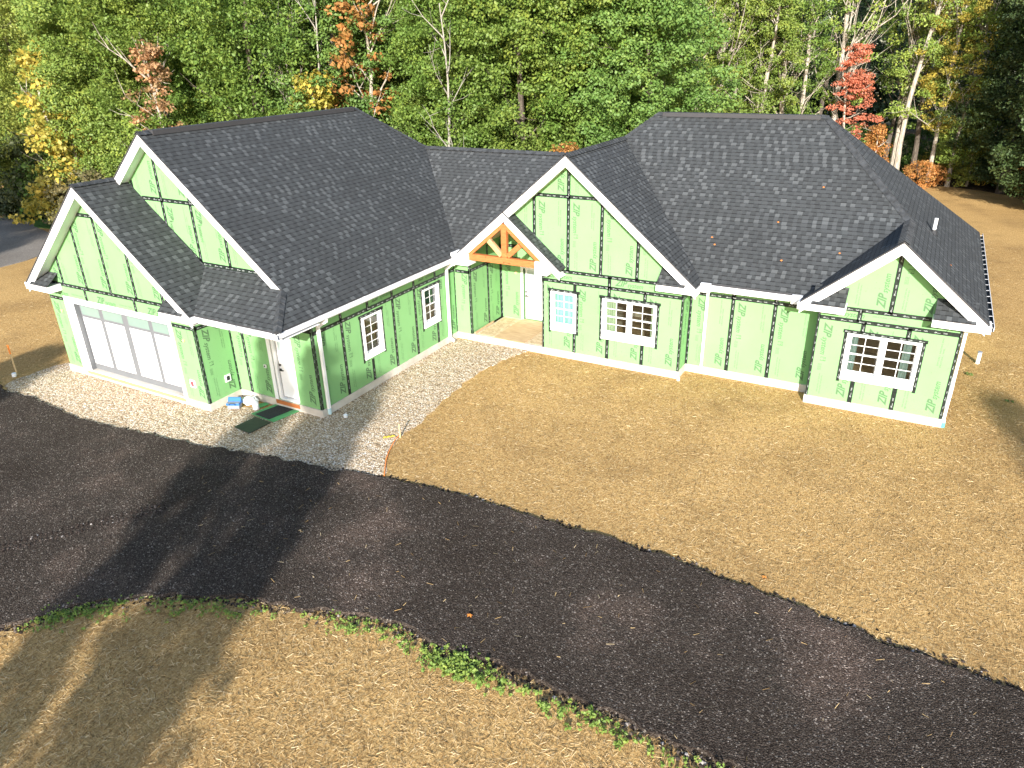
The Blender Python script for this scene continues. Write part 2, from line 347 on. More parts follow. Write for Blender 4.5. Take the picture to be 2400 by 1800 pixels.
# E, F, G: porch
E_ = Wall(house, (0, 0, 0), X, NY, [(-3.531, ZG), (-2.885, ZG), (-2.885, 3.3), (-3.531, 3.3)])
E_.seam((-3.5, 2.57), (-2.9, 2.57)); E_.corner(-2.94, ZG, 3.2); E_.panel(-3.45, -2.95, ZG, ZT); E_.done()
F_ = Wall(house, (-2.885, 0, 0), Y, X, [(0, ZG), (2.16, ZG), (2.16, 3.4), (0, 3.4)])
F_.seam((0, 2.63), (2.16, 2.63)); F_.seam((1.22, ZG), (1.22, 3.3)); F_.corner(.05, ZG, 3.3); F_.corner(2.1, ZG, 3.3); F_.panel(.1, 1.19, ZG, ZT); F_.panel(1.25, 2.1, ZG, ZT); F_.done()
G_ = Wall(house, (0, 2.16, 0), X, NY, [(-2.885, ZG), (0, ZG), (0, 3.60), (-1.19, 4.60), (-2.885, 3.36)], [(-1.90, -.95, .28, 2.30)])
G_.seam((-2.86, 2.63), (-2.0, 2.63)); G_.seam((-2.8, 3.1), (-.1, 3.1)); G_.corner(-2.83, ZG, 3.1); G_.seam((-.98, 2.5), (-.98, 4.3)); G_.panel(-2.8, -2.0, ZG, ZT); G_.done()
PW = Wall(house, (0, 0, 0), Y, NX, [(0, ZG), (2.16, ZG), (2.16, 3.5), (0, 3.5)]); PW.corner(.18, ZG, 3.3); PW.seam((.02, 2.63), (2.1, 2.63)); PW.panel(.2, 1.2, ZG, ZT); PW.done()
# main front (H) with gable
H = Wall(house, (0, 0, 0), X, NY, [(0, ZG), (4.871, ZG), (4.871, 3.12), (5.18, 3.12), (1.045, 6.60), (-1.2, 4.72), (0, 3.66)], [(.33, 1.27, .98, 2.34), (2.20, 4.04, .98, 2.34)])
H.seam((.05, 2.70), (4.83, 2.70)); H.seam((.05, ZT2), (4.3, ZT2)); H.seam((-.35, 5.49), (2.35, 5.49))
H.corner(.05, ZG, 3.1); H.corner(4.82, ZG, 3.1)
for x, t in ((-.28, 5.45), (.945, 6.5), (2.1, 5.6), (3.325, 4.6)): H.seam((x, 3.95 if x < 0 else ZT2), (x, t))
H.seam((1.21, ZG), (1.21, .95)); H.seam((1.21, 2.42), (1.21, 2.7)); H.seam((2.41, ZG), (2.41, .95)); H.seam((2.42, 2.42), (2.42, ZT2)); H.seam((3.62, ZG), (3.62, .95)); H.seam((3.63, 2.42), (3.63, 2.7))
for a, b in ((.06, 1.17), (1.25, 2.37), (2.45, 3.58), (3.66, 4.76)): H.panel(a, b, ZG, 2.68)
for a, b in ((-.24, .91), (.98, 2.06), (2.14, 3.29), (3.36, 4.5), (-1.5, -.32)): H.panel(a, b, ZT2, 5.46)
H.panel(-.24, .91, 5.5, 7.9); H.panel(.98, 2.06, 5.5, 7.9); H.strip(0, 1.8, 2.74, 3.0); H.strip(2.45, 4.6, 2.74, 3.0)
window(H, .33, 1.27, .98, 2.34, 1, [(.3, 1.3, CURT_TEAL)], .2); window(H, 2.20, 4.04, .98, 2.34, 2, [(2.15, 2.62, CURT_GREEN), (3.8, 4.1, CURT_GREEN)], .2); H.done()
# I step, J recessed wall, bay side, bay front (K) with gable, right side, backs
I_ = Wall(house, (4.871, 0, 0), Y, X, [(0, ZG), (.749, ZG), (.749, 3.2), (0, 3.2)]); I_.corner(.05, ZG, 3.1); I_.corner(.70, ZG, 3.1); I_.seam((0, 2.7), (.74, 2.7)); I_.panel(.12, .62, ZG, ZT); I_.done()
J = Wall(house, (0, .749, 0), X, NY, [(4.871, ZG), (8.715, ZG), (8.715, 3.3), (4.871, 3.3)])
J.seam((4.9, 2.68), (8.7, 2.68)); J.corner(4.93, ZG, 3.1)
for x in (6.2, 7.45): J.seam((x, ZG), (x, 2.95))
for a, b in ((5.0, 6.16), (6.24, 7.41), (7.49, 8.64)): J.panel(a, b, ZG, ZT)
J.strip(6.2, 8.6, 2.72, 3.0); J.done()
BL = Wall(house, (8.715, 0, 0), Y, NX, [(.053, ZG), (.749, ZG), (.749, 3.2), (.053, 3.2)]); BL.corner(.16, ZG, 3.1); BL.done()
K = Wall(house, (0, .053, 0), X, NY, [(8.715, ZG), (12.27, ZG), (12.27, 3.12), (12.55, 3.12), (10.5, 4.83), (8.45, 3.12), (8.715, 3.12)], [(9.56, 11.42, .97, 2.34)])
K.seam((8.77, 2.70), (12.22, 2.70)); K.seam((9.3, 3.03), (11.6, 3.03)); K.corner(8.765, ZG, 3.0); K.corner(12.22, ZG, 3.0); K.seam((10.51, 3.03), (10.51, 4.7))
K.seam((9.78, 2.7), (9.78, 3.03)); K.seam((9.92, 2.4), (9.92, 2.7)); K.seam((9.92, ZG), (9.92, .95)); K.seam((11.05, 2.4), (11.05, 2.7)); K.seam((11.01, ZG), (11.01, .95))
for a, b in ((8.8, 9.88), (9.96, 10.98), (11.06, 12.18)): K.panel(a, b, ZG, 2.68)
K.panel(9.4, 10.47, 3.05, 5.4); K.panel(10.55, 11.6, 3.05, 5.5); K.strip(8.8, 12, 2.74, 2.98)
window(K, 9.56, 11.42, .97, 2.34, 2, [(9.5, 9.85, CURT_BLUE), (11.0, 11.2, CURT_BLUE)], .2); K.done()
RS = Wall(house, (12.27, 0, 0), Y, X, [(.053, ZG), (10.1, ZG), (10.1, 3.2), (.053, 3.2)]); RS.corner(.1, ZG, 3.1)
for k in range(8): RS.seam((1.27+1.22*k, ZG), (1.27+1.22*k, 3.1)); RS.panel(1.3+1.22*k, 2.45+1.22*k, ZG, ZT)
RS.seam((.1, 2.69), (10, 2.69)); RS.done()
for o, u, n, a, b in (((0, 10.1, 0), X, Y, -2.9, 12.27), ((-2.885, 0, 0), Y, NX, 6.8, 10.1), ((0, 6.8, 0), X, Y, -13.9, -2.885), ((-13.9, 0, 0), Y, NX, -8.506, 6.8)):
    wl = Wall(house, o, u, n, [(a, ZG), (b, ZG), (b, 3.2), (a, 3.2)])
    k = a+1.22
    while k < b: wl.seam((k, ZG), (k, 3.1), marks=False); k += 1.22
    wl.seam((a, ZT), (b, ZT), marks=False); wl.done()
# upper gable wall of the wing
UG = Wall(house, (0, -7.25, 0), X, NY, [(-10.36, 6.35), (-7.50, 4.05), (-4.40, 4.05), (-8.775, 7.70)])
UG.seam((-10.2, 6.30), (-7.56, 4.20), .10); UG.seam((-7.56, 4.19), (-4.9, 4.17), .12); UG.seam((-9.7, 5.96), (-7.1, 5.94))
UG.seam((-8.83, 5.2), (-8.83, 7.4)); UG.seam((-7.6, 4.22), (-7.6, 6.4)); UG.seam((-6.38, 4.2), (-6.38, 5.3)); UG.seam((-10.05, 6.2), (-10.05, 6.45), marks=False)
for a, b in ((-8.8, -7.63), (-7.57, -6.41), (-6.35, -5.2), (-10.0, -8.86)): UG.panel(a, b, 4.2, 5.94)
for a, b in ((-10.02, -8.86), (-8.8, -7.63)): UG.panel(a, b, 5.97, 8.35)
UG.done()

# ------------------------------------------------------------------ foundation, porch floor
fd = MB(); t = .03
for a, b in (((-13.93, -8.54), (-12.75, -8.30)), ((-12.75, -8.54), (-7.9, -8.30)), ((-7.9, -8.54), (-6.86, -8.30))):
    fd.box((a[0], a[1], -.3), (b[0], b[1], .25 if b[0] != -7.9 else .21))
fd.box((-7.1, -8.30, -.3), (-6.86, -7.32, .25)); fd.box((-7.1, -7.32, -.3), (-3.5, -7.1, .25)); fd.box((-3.72, -7.1, -.3), (-3.5, -.033, .25))
fd.box((-3.72, -.033, -.3), (4.90, .2, .246)); fd.box((4.6, .2, -.3), (4.90, .716, .25)); fd.box((4.6, .716, -.3), (8.69, .95, .25)); fd.box((8.69, .02, -.3), (12.30, .3, .25)); fd.box((12.1, .3, -.3), (12.30, 10.13, .25))
fd.box((-13.93, -8.3, -.3), (-13.7, 6.83, .25)); fd.box((-13.7, 6.6, -.3), (-3.2, 6.83, .25)); fd.box((-2.9, 9.9, -.3), (12.1, 10.13, .25)); fd.box((8.69, .3, -.3), (8.9, .716, .25))
fd.build('foundation', CONC, house)
b = MB(); b.box((-2.75, .2, 0), (-.14, 2.16, .262)); b.build('porch_slab', CONC, house)
for q_ in (((-2.70, .05, .262), (-1.97, 2.05, .275)), ((-.72, .05, .262), (-.05, 1.9, .273))): b = MB(); b.box(*q_); b.build('floor_board', OSB, house)
b = MB(); b.box((-1.95, -.06, .276), (-.70, 2.12, .292)); b.build('floor_board', PLY, house)
b = MB(); b.beam((-2.78, .02, .29), (-2.80, 1.38, .29), .05, .07); b.build('loose_plank', PLY, house)

# ------------------------------------------------------------------ doors
def panel_box(mb, P, a, b, c, d, o0, o1, mi=0): mb.hexa([P(a, c, o0), P(b, c, o0), P(b, c, o1), P(a, c, o1), P(a, d, o0), P(b, d, o0), P(b, d, o1), P(a, d, o1)], mi)
g = MB(); PA = A.P
panel_box(g, PA, -13.10, -12.62, .20, 2.62, -.02, .03); panel_box(g, PA, -8.0, -7.86, .20, 2.62, -.02, .03); panel_box(g, PA, -13.10, -7.86, 2.62, 2.80, -.02, .031)
o = g.build('door_casing', WHITE, house, bevel=.006)
g = MB()
panel_box(g, PA, -12.60, -8.02, .245, 2.60, -.20, -.13)
gd = g.build('garage_door', GREYTRIM, house)
g = MB(); panel_box(g, PA, -12.62, -12.60, .21, 2.62, -.20, .029); panel_box(g, PA, -8.02, -8.0, .21, 2.62, -.20, .029); panel_box(g, PA, -12.60, -8.02, 2.60, 2.62, -.20, .029); g.build('door_jamb', GREYTRIM, house)
stile = [(-12.54, -11.60), (-11.40, -10.43), (-10.15, -9.15), (-8.97, -8.14)]
for a, b_ in stile:
    g = MB(); panel_box(g, PA, a, b_, .49, 2.12, -.13, -.115); g.build('door_panel', WHITE, gd, bevel=.003)
for a, b_ in stile:
    g = MB(); panel_box(g, PA, a, b_, 2.21, 2.54, -.13, -.122); g.build('window_pane', FROST, gd)
g = MB(); panel_box(g, PA, -12.62, -8.0, .205, .268, -.2, .034); g.build('door_sill', CONC, house)
g = MB(); panel_box(g, PA, -12.85, -7.95, .12, .20, .035, .06); o = g.build('threshold_board', TIMBER2, house)
def door(P, a, b_, z0, z1, rec, gz0, gz1, left_handle, casing, gla):
    g = MB()
    for (x0, x1, c, d) in casing: panel_box(g, P, x0, x1, c, d, -.02, .03)
    g.build('door_casing', WHITE, house, bevel=.005)
    g = MB(); panel_box(g, P, a, b_, z0, z1, rec-.05, rec); dd = g.build('door', WHITE, house)
    g = MB(); panel_box(g, P, a+.10, b_-.10, gz0, gz1, rec, rec+.008); g.build('glass', gla, dd)
    g = MB(); hx = a+.07
    panel_box(g, P, hx-.03, hx+.03, 1.34, 1.40, rec, rec+.03); g.build('lock', DARK, dd); g = MB(); panel_box(g, P, hx-.03, hx+.03, 1.17, 1.25, rec, rec+.02); panel_box(g, P, hx-.02, hx+.13, 1.20, 1.225, rec+.03, rec+.06); panel_box(g, P, hx-.012, hx+.012, 1.19, 1.23, rec, rec+.04)
    g.build('handle', DARK, dd)
    g = MB(); e = .022
    for q in ((a, a+e, z0, z1), (a+.05, b_-.02, z0+.01, z0+.03)): panel_box(g, P, *q, rec, rec+.004)
    g.build('edge_strip', GREYTRIM, dd)
door(C_.P, -5.16, -4.42, .30, 2.22, -.10, 1.84, 2.14, 1, [(-5.40, -5.27, .2, 2.34), (-5.27, -4.40, 2.24, 2.34)], FROST2)
g = MB(); panel_box(g, C_.P, -5.27, -5.17, .27, 2.24, -.12, -.02); panel_box(g, C_.P, -5.16, -4.42, .27, .30, -.12, .02); g.build('door_jamb', WHITE, house)
g = MB(); panel_box(g, C_.P, -5.35, -4.40, .12, .24, .031, .06); g.build('threshold_board', TIMBER, house)
door(G_.P, -1.86, -.97, .30, 2.28, -.06, 1.86, 2.22, 1, [(-2.0, -1.90, .26, 2.40), (-1.90, -.95, 2.30, 2.40)], FROST2)
# fixtures on the walls
def bracket(P, u, z, s, mats, name, parent=house):
    g = MB(); panel_box(g, P, u-s, u+s, z-s*1.1, z+s*1.1, .004, .035, 0); panel_box(g, P, u-s*.55, u+s*.55, z-s*.7, z+s*.7, .035, .042, 1); return g.build(name, mats, parent)
RED = simple('red_tag', (.55, .06, .07), .5); ORANGE = simple('orange_tape', (.85, .25, .05), .5)
bracket(A.P, -7.46, .82, .11, [WHITE, RED], 'outlet_box'); bracket(B.P, -7.72, .80, .10, [WHITE, DARK], 'vent_box'); bracket(C_.P, -5.62, 1.27, .045, [WHITE, DARK], 'switch_box')
for P_, u, z in ((A.P, -7.45, 2.21), (A.P, -13.42, 2.24), (G_.P, -2.2, 2.09)):
    g = MB(); c0 = P_(u, z, .004); c1 = P_(u, z, .03); g.tube([c0, c1], .045, 12); g.build('light_outlet', simple('peach_plastic', (.75, .45, .25)), house)
g = MB(); g.box((12.275, .75, .62), (12.43, 1.05, 1.0)); g.box((12.275, .82, 1.0), (12.38, .98, 1.18)); g.tube([(12.33, .9, .25), (12.33, .9, .64)], .03, 8)
g.build('meter_box', METAL, house, bevel=.005)

# ------------------------------------------------------------------ roof planes
Pp, E0 = .838, 3.23
def roof(pts, along, name='roof', th=.05, parent=house, off=(0, 0)):
    """planar polygon, top surface; along = horizontal course direction"""
    a = Vector(along).normalized(); P_ = [Vector(p) for p in pts]; n = Vector((0, 0, 0))
    for i in range(1, len(P_)-1): n += (P_[i]-P_[0]).cross(P_[i+1]-P_[0])
    n.normalize()
    if n.z < 0: n = -n; P_ = P_[::-1]
    s_ = n.cross(a); s_ = s_ if s_.z > 0 else -s_
    uvf = lambda p: (p.dot(a)+50, p.dot(s_)+50)
    mb = MB(); L = [[(p.x, p.y) for p in P_]]
    tr = tessellate_polygon([[Vector((p.x, p.y, 0)) for p in P_]])
    for t3 in tr:
        q = [P_[i] for i in t3]
        if (q[1]-q[0]).cross(q[2]-q[0]).z < 0: q = q[::-1]
        mb.face(q, [uvf(p) for p in q]); mb.face([p-Vector((0, 0, th)) for p in q[::-1]], [(0.1, 0.1)]*3, 1)
    for i in range(len(P_)):
        p, q = P_[i], P_[(i+1) % len(P_)]; d = Vector((0, 0, th)); mb.face([q, p, p-d, q-d], [(.1, .1)]*4, 1)
    return mb.build(name, [SHINGLE, EDGE], parent)
EDGE = simple('roof_edge', (.045, .044, .047), .7)
def zx(x, x0, s): return E0+Pp*(x-x0)*s
xl, xw, xre = -14.3, -3.25, 12.75
rw = (xl+xw)/2; zw = E0+Pp*(xw-rw); yc = 3.475; zc2 = E0+Pp*(yc+.2); xv = xw-(zc2-E0)/Pp; yh = yc-(zw-zc2)/Pp; yb_w = yh+(zw-E0)/Pp
xk = xw-(.72*(-7.6+8.74))        # rake foot on the pent hip
PS = .6
zpw = E0+PS*(8.74-7.25)
W_R = [(xw, -8.74, E0), (xw, -.2, E0), (xv, yc, zc2), (rw, yh, zw), (rw, -7.6, zw), (xw-PS*1.14/Pp, -7.6, E0+PS*1.14)]
roof(W_R, (0, 1, 0))
xgr_ = -10.36; zgr = E0+Pp*(xgr_-xl)
roof([(xl, -8.9, E0), (xgr_, -8.9, zgr), (xgr_, -7.6, zgr), (rw, -7.6, zw), (rw, yh, zw), (xl, yb_w, E0)], (0, 1, 0))
roof([(rw, yh, zw), (xv, yc, zc2), (xw, yb_w, E0), (xl, yb_w, E0)], (1, 0, 0))
xge = xgr_+(zgr-E0)/Pp; xvt = xgr_+(zgr-zpw)/Pp
roof([(xgr_, -8.9, zgr), (xge, -8.9, E0), (xge, -8.74, E0), (xvt, -7.25, zpw), (xgr_, -7.25, zgr)], (0, 1, 0))
roof([(xge, -8.74, E0), (xw, -8.74, E0), (xw-PS*1.49/Pp, -7.25, zpw), (xvt, -7.25, zpw)], (1, 0, 0))
# connector
xv2 = xw+(yc+.2)
roof([(xw, -.2, E0), (xv2, yc, zc2), (xv, yc, zc2)], (1, 0, 0)); roof([(xv, yc, zc2), (xv2, yc, zc2), (xw, yb_w, E0)], (1, 0, 0))
# right mass
xa = 1.045; za = E0+Pp*(xa-xw); ye = .13; yr = 5.32; zr = E0+Pp*(yr-ye); xr0 = xw+(yr-ye); xr1 = xre-(yr-ye); yh2 = ye+(za-E0)/Pp
roof([(xw, -.5, E0), (xa, -.5, za), (xa, yh2, za), (xr0, yr, zr), (xw, 2*yr-ye, E0)], (0, 1, 0))
xfe = xa+(za-E0)/Pp
roof([(xa, -.5, za), (xfe, -.5, E0), (xfe, ye, E0), (xa, yh2, za)], (0, 1, 0))
xb = 10.5; zb = E0+Pp*(xre-xb); xbl = xb-(zb-E0)/Pp; yhb = ye+(zb-E0)/Pp
roof([(xfe, ye, E0), (xbl, ye, E0), (xb, yhb, zb), (xr1, yr, zr), (xr0, yr, zr), (xa, yh2, za)], (1, 0, 0))
roof([(xb, -.42, zb), (xbl, -.42, E0), (xbl, ye, E0), (xb, yhb, zb)], (0, 1, 0))
roof([(xre, -.42, E0), (xre, 2*yr-ye, E0), (xr1, yr, zr), (xb, yhb, zb), (xb, -.42, zb)], (0, 1, 0))
roof([(xw, 2*yr-ye, E0), (xr0, yr, zr), (xr1, yr, zr), (xre, 2*yr-ye, E0)], (1, 0, 0))
# small porch gable slope: a shallow strip in front of the big gable wall
xpa, zpa = -1.19, E0+Pp*(xw*-1-1.19)
xpr = xpa+(zpa-E0)/Pp
roof([(xpa, -.5, zpa), (xpr, -.5, E0), (xpr, -.003, E0), (xpa, -.003, zpa)], (0, 1, 0))
b = MB(); b.face([(xpa, .16, zpa-.14), (0, .16, zpa-.14-Pp*(-xpa)), (0, 2.16, zpa-.14-Pp*(-xpa)), (xpa, 2.16, zpa-.14)]); b.face([(xpa, .0, zpa-.14), (-2.885, .0, zpa-.14-Pp*(2.885+xpa)), (-2.885, 2.16, zpa-.14-Pp*(2.885+xpa)), (xpa, 2.16, zpa-.14)]); b.build('porch_ceiling', OSB, house)
# ridge and hip caps: overlapping folded shingles
def cap(p, q, wd=.15):
    p = Vector(p); q = Vector(q); d = q-p; L = d.length; d.normalize(); sd = d.cross(Vector((0, 0, 1))).normalized(); mb = MB(); n = int(L/.2)
    for i in range(n):
        a = p+d*(L*i/n); c = p+d*(L*(i+1.15)/n); h0, h1 = .045, .022
        for s_ in (1, -1):
            pa = a+Vector((0, 0, h0+random.uniform(-.004, .004))); pc = c+Vector((0, 0, h1)); oa = a+sd*s_*wd+Vector((0, 0, h0-wd*.66)); oc = c+sd*s_*wd+Vector((0, 0, h1-wd*.66))
            mb.face([pa, pc, oc, oa] if s_ > 0 else [oa, oc, pc, pa]); mb.face([pa, oa, oa-Vector((0, 0, .02)), pa-Vector((0, 0, .02))])
    mb.build('ridge_cap', RIDGE, house)
cap((rw, -7.6, zw), (rw, yh, zw)); cap((xv, yc, zc2), (rw, yh, zw), .13); cap((xv, yc, zc2), (xv2, yc, zc2)); cap((xa, -.5, za), (xa, yh2, za)); cap((xa, yh2, za), (xr0, yr, zr), .13)
cap((xr0, yr, zr), (xr1, yr, zr)); cap((xb, yhb, zb), (xr1, yr, zr), .15); cap((xb, -.42, zb), (xb, yhb, zb)); cap((xgr_, -8.9, zgr), (xgr_, -7.6, zgr), .13); cap((xw, -8.74, E0), (xw-PS*1.1/Pp, -7.64, E0+PS*1.1), .12)
# ridge vents (dark low strips under the caps)
for q_ in (((rw-.16, -7.2, zw-.10), (rw+.16, yh-.2, zw+.03)), ((xr0+.2, yr-.16, zr-.10), (xr1-.2, yr+.16, zr+.03))): b = MB(); b.box(*q_); b.build('ridge_vent', EDGE, house)
# rake boards, soffits under the overhang, cornice boxes
def rake(x0, z0, x1, z1, y, yw, hgt=.355, name='rake_board', back=.05):
    """board in plane y from (x0,z0) to (x1,z1) (roof top heights), soffit back to the wall plane yw"""
    b = MB(); d = .025; f = y+.02
    b.hexa([(x0, f, z0-hgt), (x1, f, z1-hgt), (x1, f+.04, z1-hgt), (x0, f+.04, z0-hgt), (x0, f, z0-d), (x1, f, z1-d), (x1, f+.04, z1-d), (x0, f+.04, z0-d)] if x0 < x1 else
           [(x1, f, z1-hgt), (x0, f, z0-hgt), (x0, f+.04, z0-hgt), (x1, f+.04, z1-hgt), (x1, f, z1-d), (x0, f, z0-d), (x0, f+.04, z0-d), (x1, f+.04, z1-d)])
    o = b.build(name, WHITE, house); s = MB(); h2 = hgt-.06
    s.face([(x0, f+.04, z0-h2), (x1, f+.04, z1-h2), (x1, yw, z1-h2), (x0, yw, z0-h2)]); s.build('soffit', WHITE, house); return o
rake(xa, za, xw, E0, -.5, 0); rake(xa, za, xfe, E0, -.5, 0); rake(xpa+.05, zpa-.05*Pp-.002, xpr, E0, -.505, -.003, .34)
rake(xb, zb, xbl, E0, -.42, .053); rake(xb, zb, xre-.05, E0+.04, -.42, .053)
rake(xgr_, zgr, xl, E0, -8.9, -8.506); rake(xgr_, zgr, xge, E0, -8.9, -8.506)
rake(rw, zw, xgr_, zgr, -7.6, -7.25); rake(rw, zw, xw-PS*1.14/Pp-.02, E0+PS*1.14+.02, -7.6, -7.25)
def ret(x0, x1, y, yw, shed=True):
    b = MB(); b.box((x0, y, 2.99), (x1, yw, 3.19)); o = b.build('cornice_box', WHITE, house, bevel=.006)
    if shed:
        h_ = Pp*(yw-y); roof([(x0+.02, y-.03, 3.215), (x1-.35, y-.03, 3.215), (x1-.35, yw, 3.215+h_), (x0+.02, yw, 3.215+h_)], (1, 0, 0), 'return_roof', .025)
def ret_m(x0, x1, y, yw):
    b = MB(); b.box((x0, y, 2.99), (x1, yw, 3.19)); b.build('cornice_box', WHITE, house, bevel=.006)
    h_ = Pp*(yw-y); roof([(x0+.35, y-.03, 3.215), (x1-.02, y-.03, 3.215), (x1-.02, yw, 3.215+h_), (x0+.35, yw, 3.215+h_)], (1, 0, 0), 'return_roof', .025)
ret(4.12, xfe+.02, -.52, -.001); ret(11.5, xre+.06, -.44, .052); ret_m(xbl-.06, 9.42, -.44, .052); ret_m(xl-.06, -13.05, -8.92, -8.508); ret(-7.72, xge+.05, -8.92, -8.508)
b = MB(); b.box((xw-.05, -.53, 2.97), (-2.60, -.001, 3.37)); b.build('cornice_box', WHITE, house, bevel=.006)
b = MB(); b.box((-.02, -.53, 2.99), (.45, -.001, 3.42)); b.hexa([(.45, -.53, 3.05), (.62, -.53, 3.19), (.62, -.001, 3.19), (.45, -.001, 3.05), (.45, -.53, 3.30), (.62, -.53, 3.22), (.62, -.001, 3.22), (.45, -.001, 3.30)]); b.build('cornice_box', WHITE, house, bevel=.006)
# fascia + soffit + gutter along the eaves
def eave(p, q, out, wall_d, name='gutter', dark=False, gut=True):
    """p->q eave line at roof top height; out = horizontal outward unit vector; wall_d = distance back to the wall"""
    p = Vector(p); q = Vector(q); o_ = Vector(out); z = E0
    def prism(mb, o0, o1, z0, z1, mi=0):
        c = []
        for zz in (z0, z1):
            for (pt, oo) in ((p, o0), (q, o0), (q, o1), (p, o1)): v_ = pt+o_*oo; c.append((v_.x, v_.y, zz))
        mb.hexa(c, mi)
    b = MB(); prism(b, -.055, -.015, z-.24, z-.055); b.build('fascia', WHITE, house)
    b = MB(); prism(b, -wall_d, -.056, z-.235, z-.22); b.build('soffit', WHITE, house)
    if gut:
        b = MB(); prism(b, -.014, .0, z-.15, z-.055, 1 if dark else 0); prism(b, .10, .112, z-.15, z-.03, 0); prism(b, -.014, .11, z-.165, z-.15, 1)
        prism(b, .086, .099, z-.149, z-.045, 1)
        n = max(2, int((q-p).length/.6))
        for i in range(n):
            c = p.lerp(q, (i+.5)/n); a_ = c+o_*.0; e_ = c+o_*.10; b.beam((a_.x, a_.y, z-.05), (e_.x, e_.y, z-.04), .025, .006, mi=0)
        b.build(name, [WHITE, METAL if not dark else DARKMET], house)
DARKMET = simple('dark_gutter', (.05, .055, .06), .5)
eave((xw, -8.74, 0), (xw, -.55, 0), (1, 0, 0), .28); eave((xge+.1, -8.74, 0), (xw+.11, -8.74, 0), (0, -1, 0), 1.45); eave((5.62, ye, 0), (8.0, ye, 0), (0, -1, 0), .61)
eave((xfe-.05, ye, 0), (5.62, ye, 0), (0, -1, 0), .61, gut=False); eave((8.0, ye, 0), (xbl+.1, ye, 0), (0, -1, 0), .61, gut=False)
eave((xre, -.42, 0), (xre, 10.5, 0), (1, 0, 0), .48, dark=True); eave((xl, -8.9, 0), (xl, yb_w, 0), (-1, 0, 0), .4, dark=True)
for q_ in (((5.28, ye-.13, 2.97), (5.63, ye+.0, 3.24)), ((7.95, ye-.13, 2.97), (8.42, ye, 3.22))): b = MB(); b.box(*q_); b.build('cornice_box', WHITE, house, bevel=.006)
def spout(path, foot=True, w_=.075):
    b = MB()
    for a, c in zip(path, path[1:]): b.beam(a, c, w_, .095)
    for a in path[1:-1]: b.box((a[0]-w_/2, a[1]-.045, a[2]-.05), (a[0]+w_/2, a[1]+.045, a[2]+.05))
    o = b.build('downspout', WHITE, house, bevel=.006)
    if foot: f = MB(); e = path[-1]; f.tube([(e[0], e[1], e[2]-.16), (e[0], e[1], e[2]+.02)], [.055, .06], 12); f.build('drain_collar', DRAIN, o)
DRAIN = simple('pale_blue_pvc', (.45, .62, .66), .4); TEAL = simple('teal_cap', (.10, .55, .50), .4)
spout([(-3.20, -6.98, 3.08), (-3.22, -6.98, 2.98), (-3.45, -7.08, 2.80), (-3.46, -7.08, .22)])
spout([(-3.20, -.62, 3.08), (-3.22, -.62, 2.98), (-3.45, -.62, 2.80), (-3.46, -.62, .20), (-3.30, -.60, .10)], False)
spout([(5.42, .02, 3.05), (5.42, .30, 2.93), (5.42, .68, 2.80), (5.42, .68, .10)], False)
spout([(12.72, .15, 3.05), (12.6, .12, 2.97), (12.33, .12, 2.80), (12.33, .12, .18)])
b = MB(); b.tube([(12.33, .12, -.02), (12.33, .12, .14)], .065, 12); b.build('drain_cap', TEAL, house)
b = MB(); x_, y_ = 11.15, 3.5; z_ = E0+Pp*(xre-x_); b.tube([(x_, y_, z_-.1), (x_, y_, z_+.42)], .05, 12); b.build('vent_pipe', WHITE, house, smooth=False)
b = MB(); b.tube([(x_, y_, z_-.05), (x_, y_, z_+.09)], [.12, .055], 12); b.build('pipe_boot', DARK, house)
# porch truss
tr = empty('timber_truss'); tr.parent = house
def tb(p, q, w_, d_, mt, name): b = MB(); b.beam(p, q, d_, w_, side=(0, 1, 0)); b.build(name, mt, tr, bevel=.008)
yt = -.36
tb((-2.60, yt, 3.285), (-.02, yt, 3.285), .22, .17, TIMBER, 'bottom_chord'); tb((-1.21, yt, 3.395), (-1.21, yt, 4.52), .20, .15, TIMBER, 'king_post')
tb((-2.66, yt+.01, 3.36), (-1.25, yt+.01, 4.53), .20, .15, TIMBER, 'top_chord'); tb((-1.17, yt+.01, 4.50), (.15, yt+.01, 3.40), .20, .15, TIMBER, 'top_chord')
tb((-1.33, yt, 3.45), (-1.82, yt, 3.92), .17, .13, TIMBER2, 'web'); tb((-1.09, yt, 3.45), (-.62, yt, 3.86), .17, .13, TIMBER, 'web')
# rooms behind the windows
for z0, z1, nm_, mt_ in ((.26, .30, 'interior_floor', WOODIN), (3.0, 3.04, 'ceiling', DRYWALL)):
    for q_ in ((.14, .15, 4.7, 4.2), (4.7, .95, 12.1, 4.2), (9.0, .22, 12.1, .95), (-13.7, -7.1, -3.7, 6.6)): b = MB(); b.box((q_[0], q_[1], z0), (q_[2], q_[3], z1)); b.build(nm_, mt_, house)
for q_ in (((.14, 4.2, .3), (12.1, 4.3, 3.0)), ((1.7, .25, .3), (1.8, 4.2, 3.0)), ((5.0, 1.0, .3), (5.1, 4.2, 3.0)), ((9.0, 1, .3), (9.1, 4.2, 3.0)), ((-7.0, -7.0, .3), (-6.9, 6.5, 3.0)), ((-6.9, -3.4, .3), (-3.75, -3.3, 3.0))): b = MB(); b.box(*q_); b.build('interior_wall', DRYWALL, house)
for x0, y0 in ((2.9, 2.0), (10.3, 2.2)):
    b = MB(); b.box((x0, y0, .95), (x0+.9, y0+.5, 1.0)); [b.box((x0+dx, y0+dy, .3), (x0+dx+.06, y0+dy+.06, .95)) for dx in (0, .84) for dy in (0, .44)]; b.build('work_bench', DRYWALL, house)

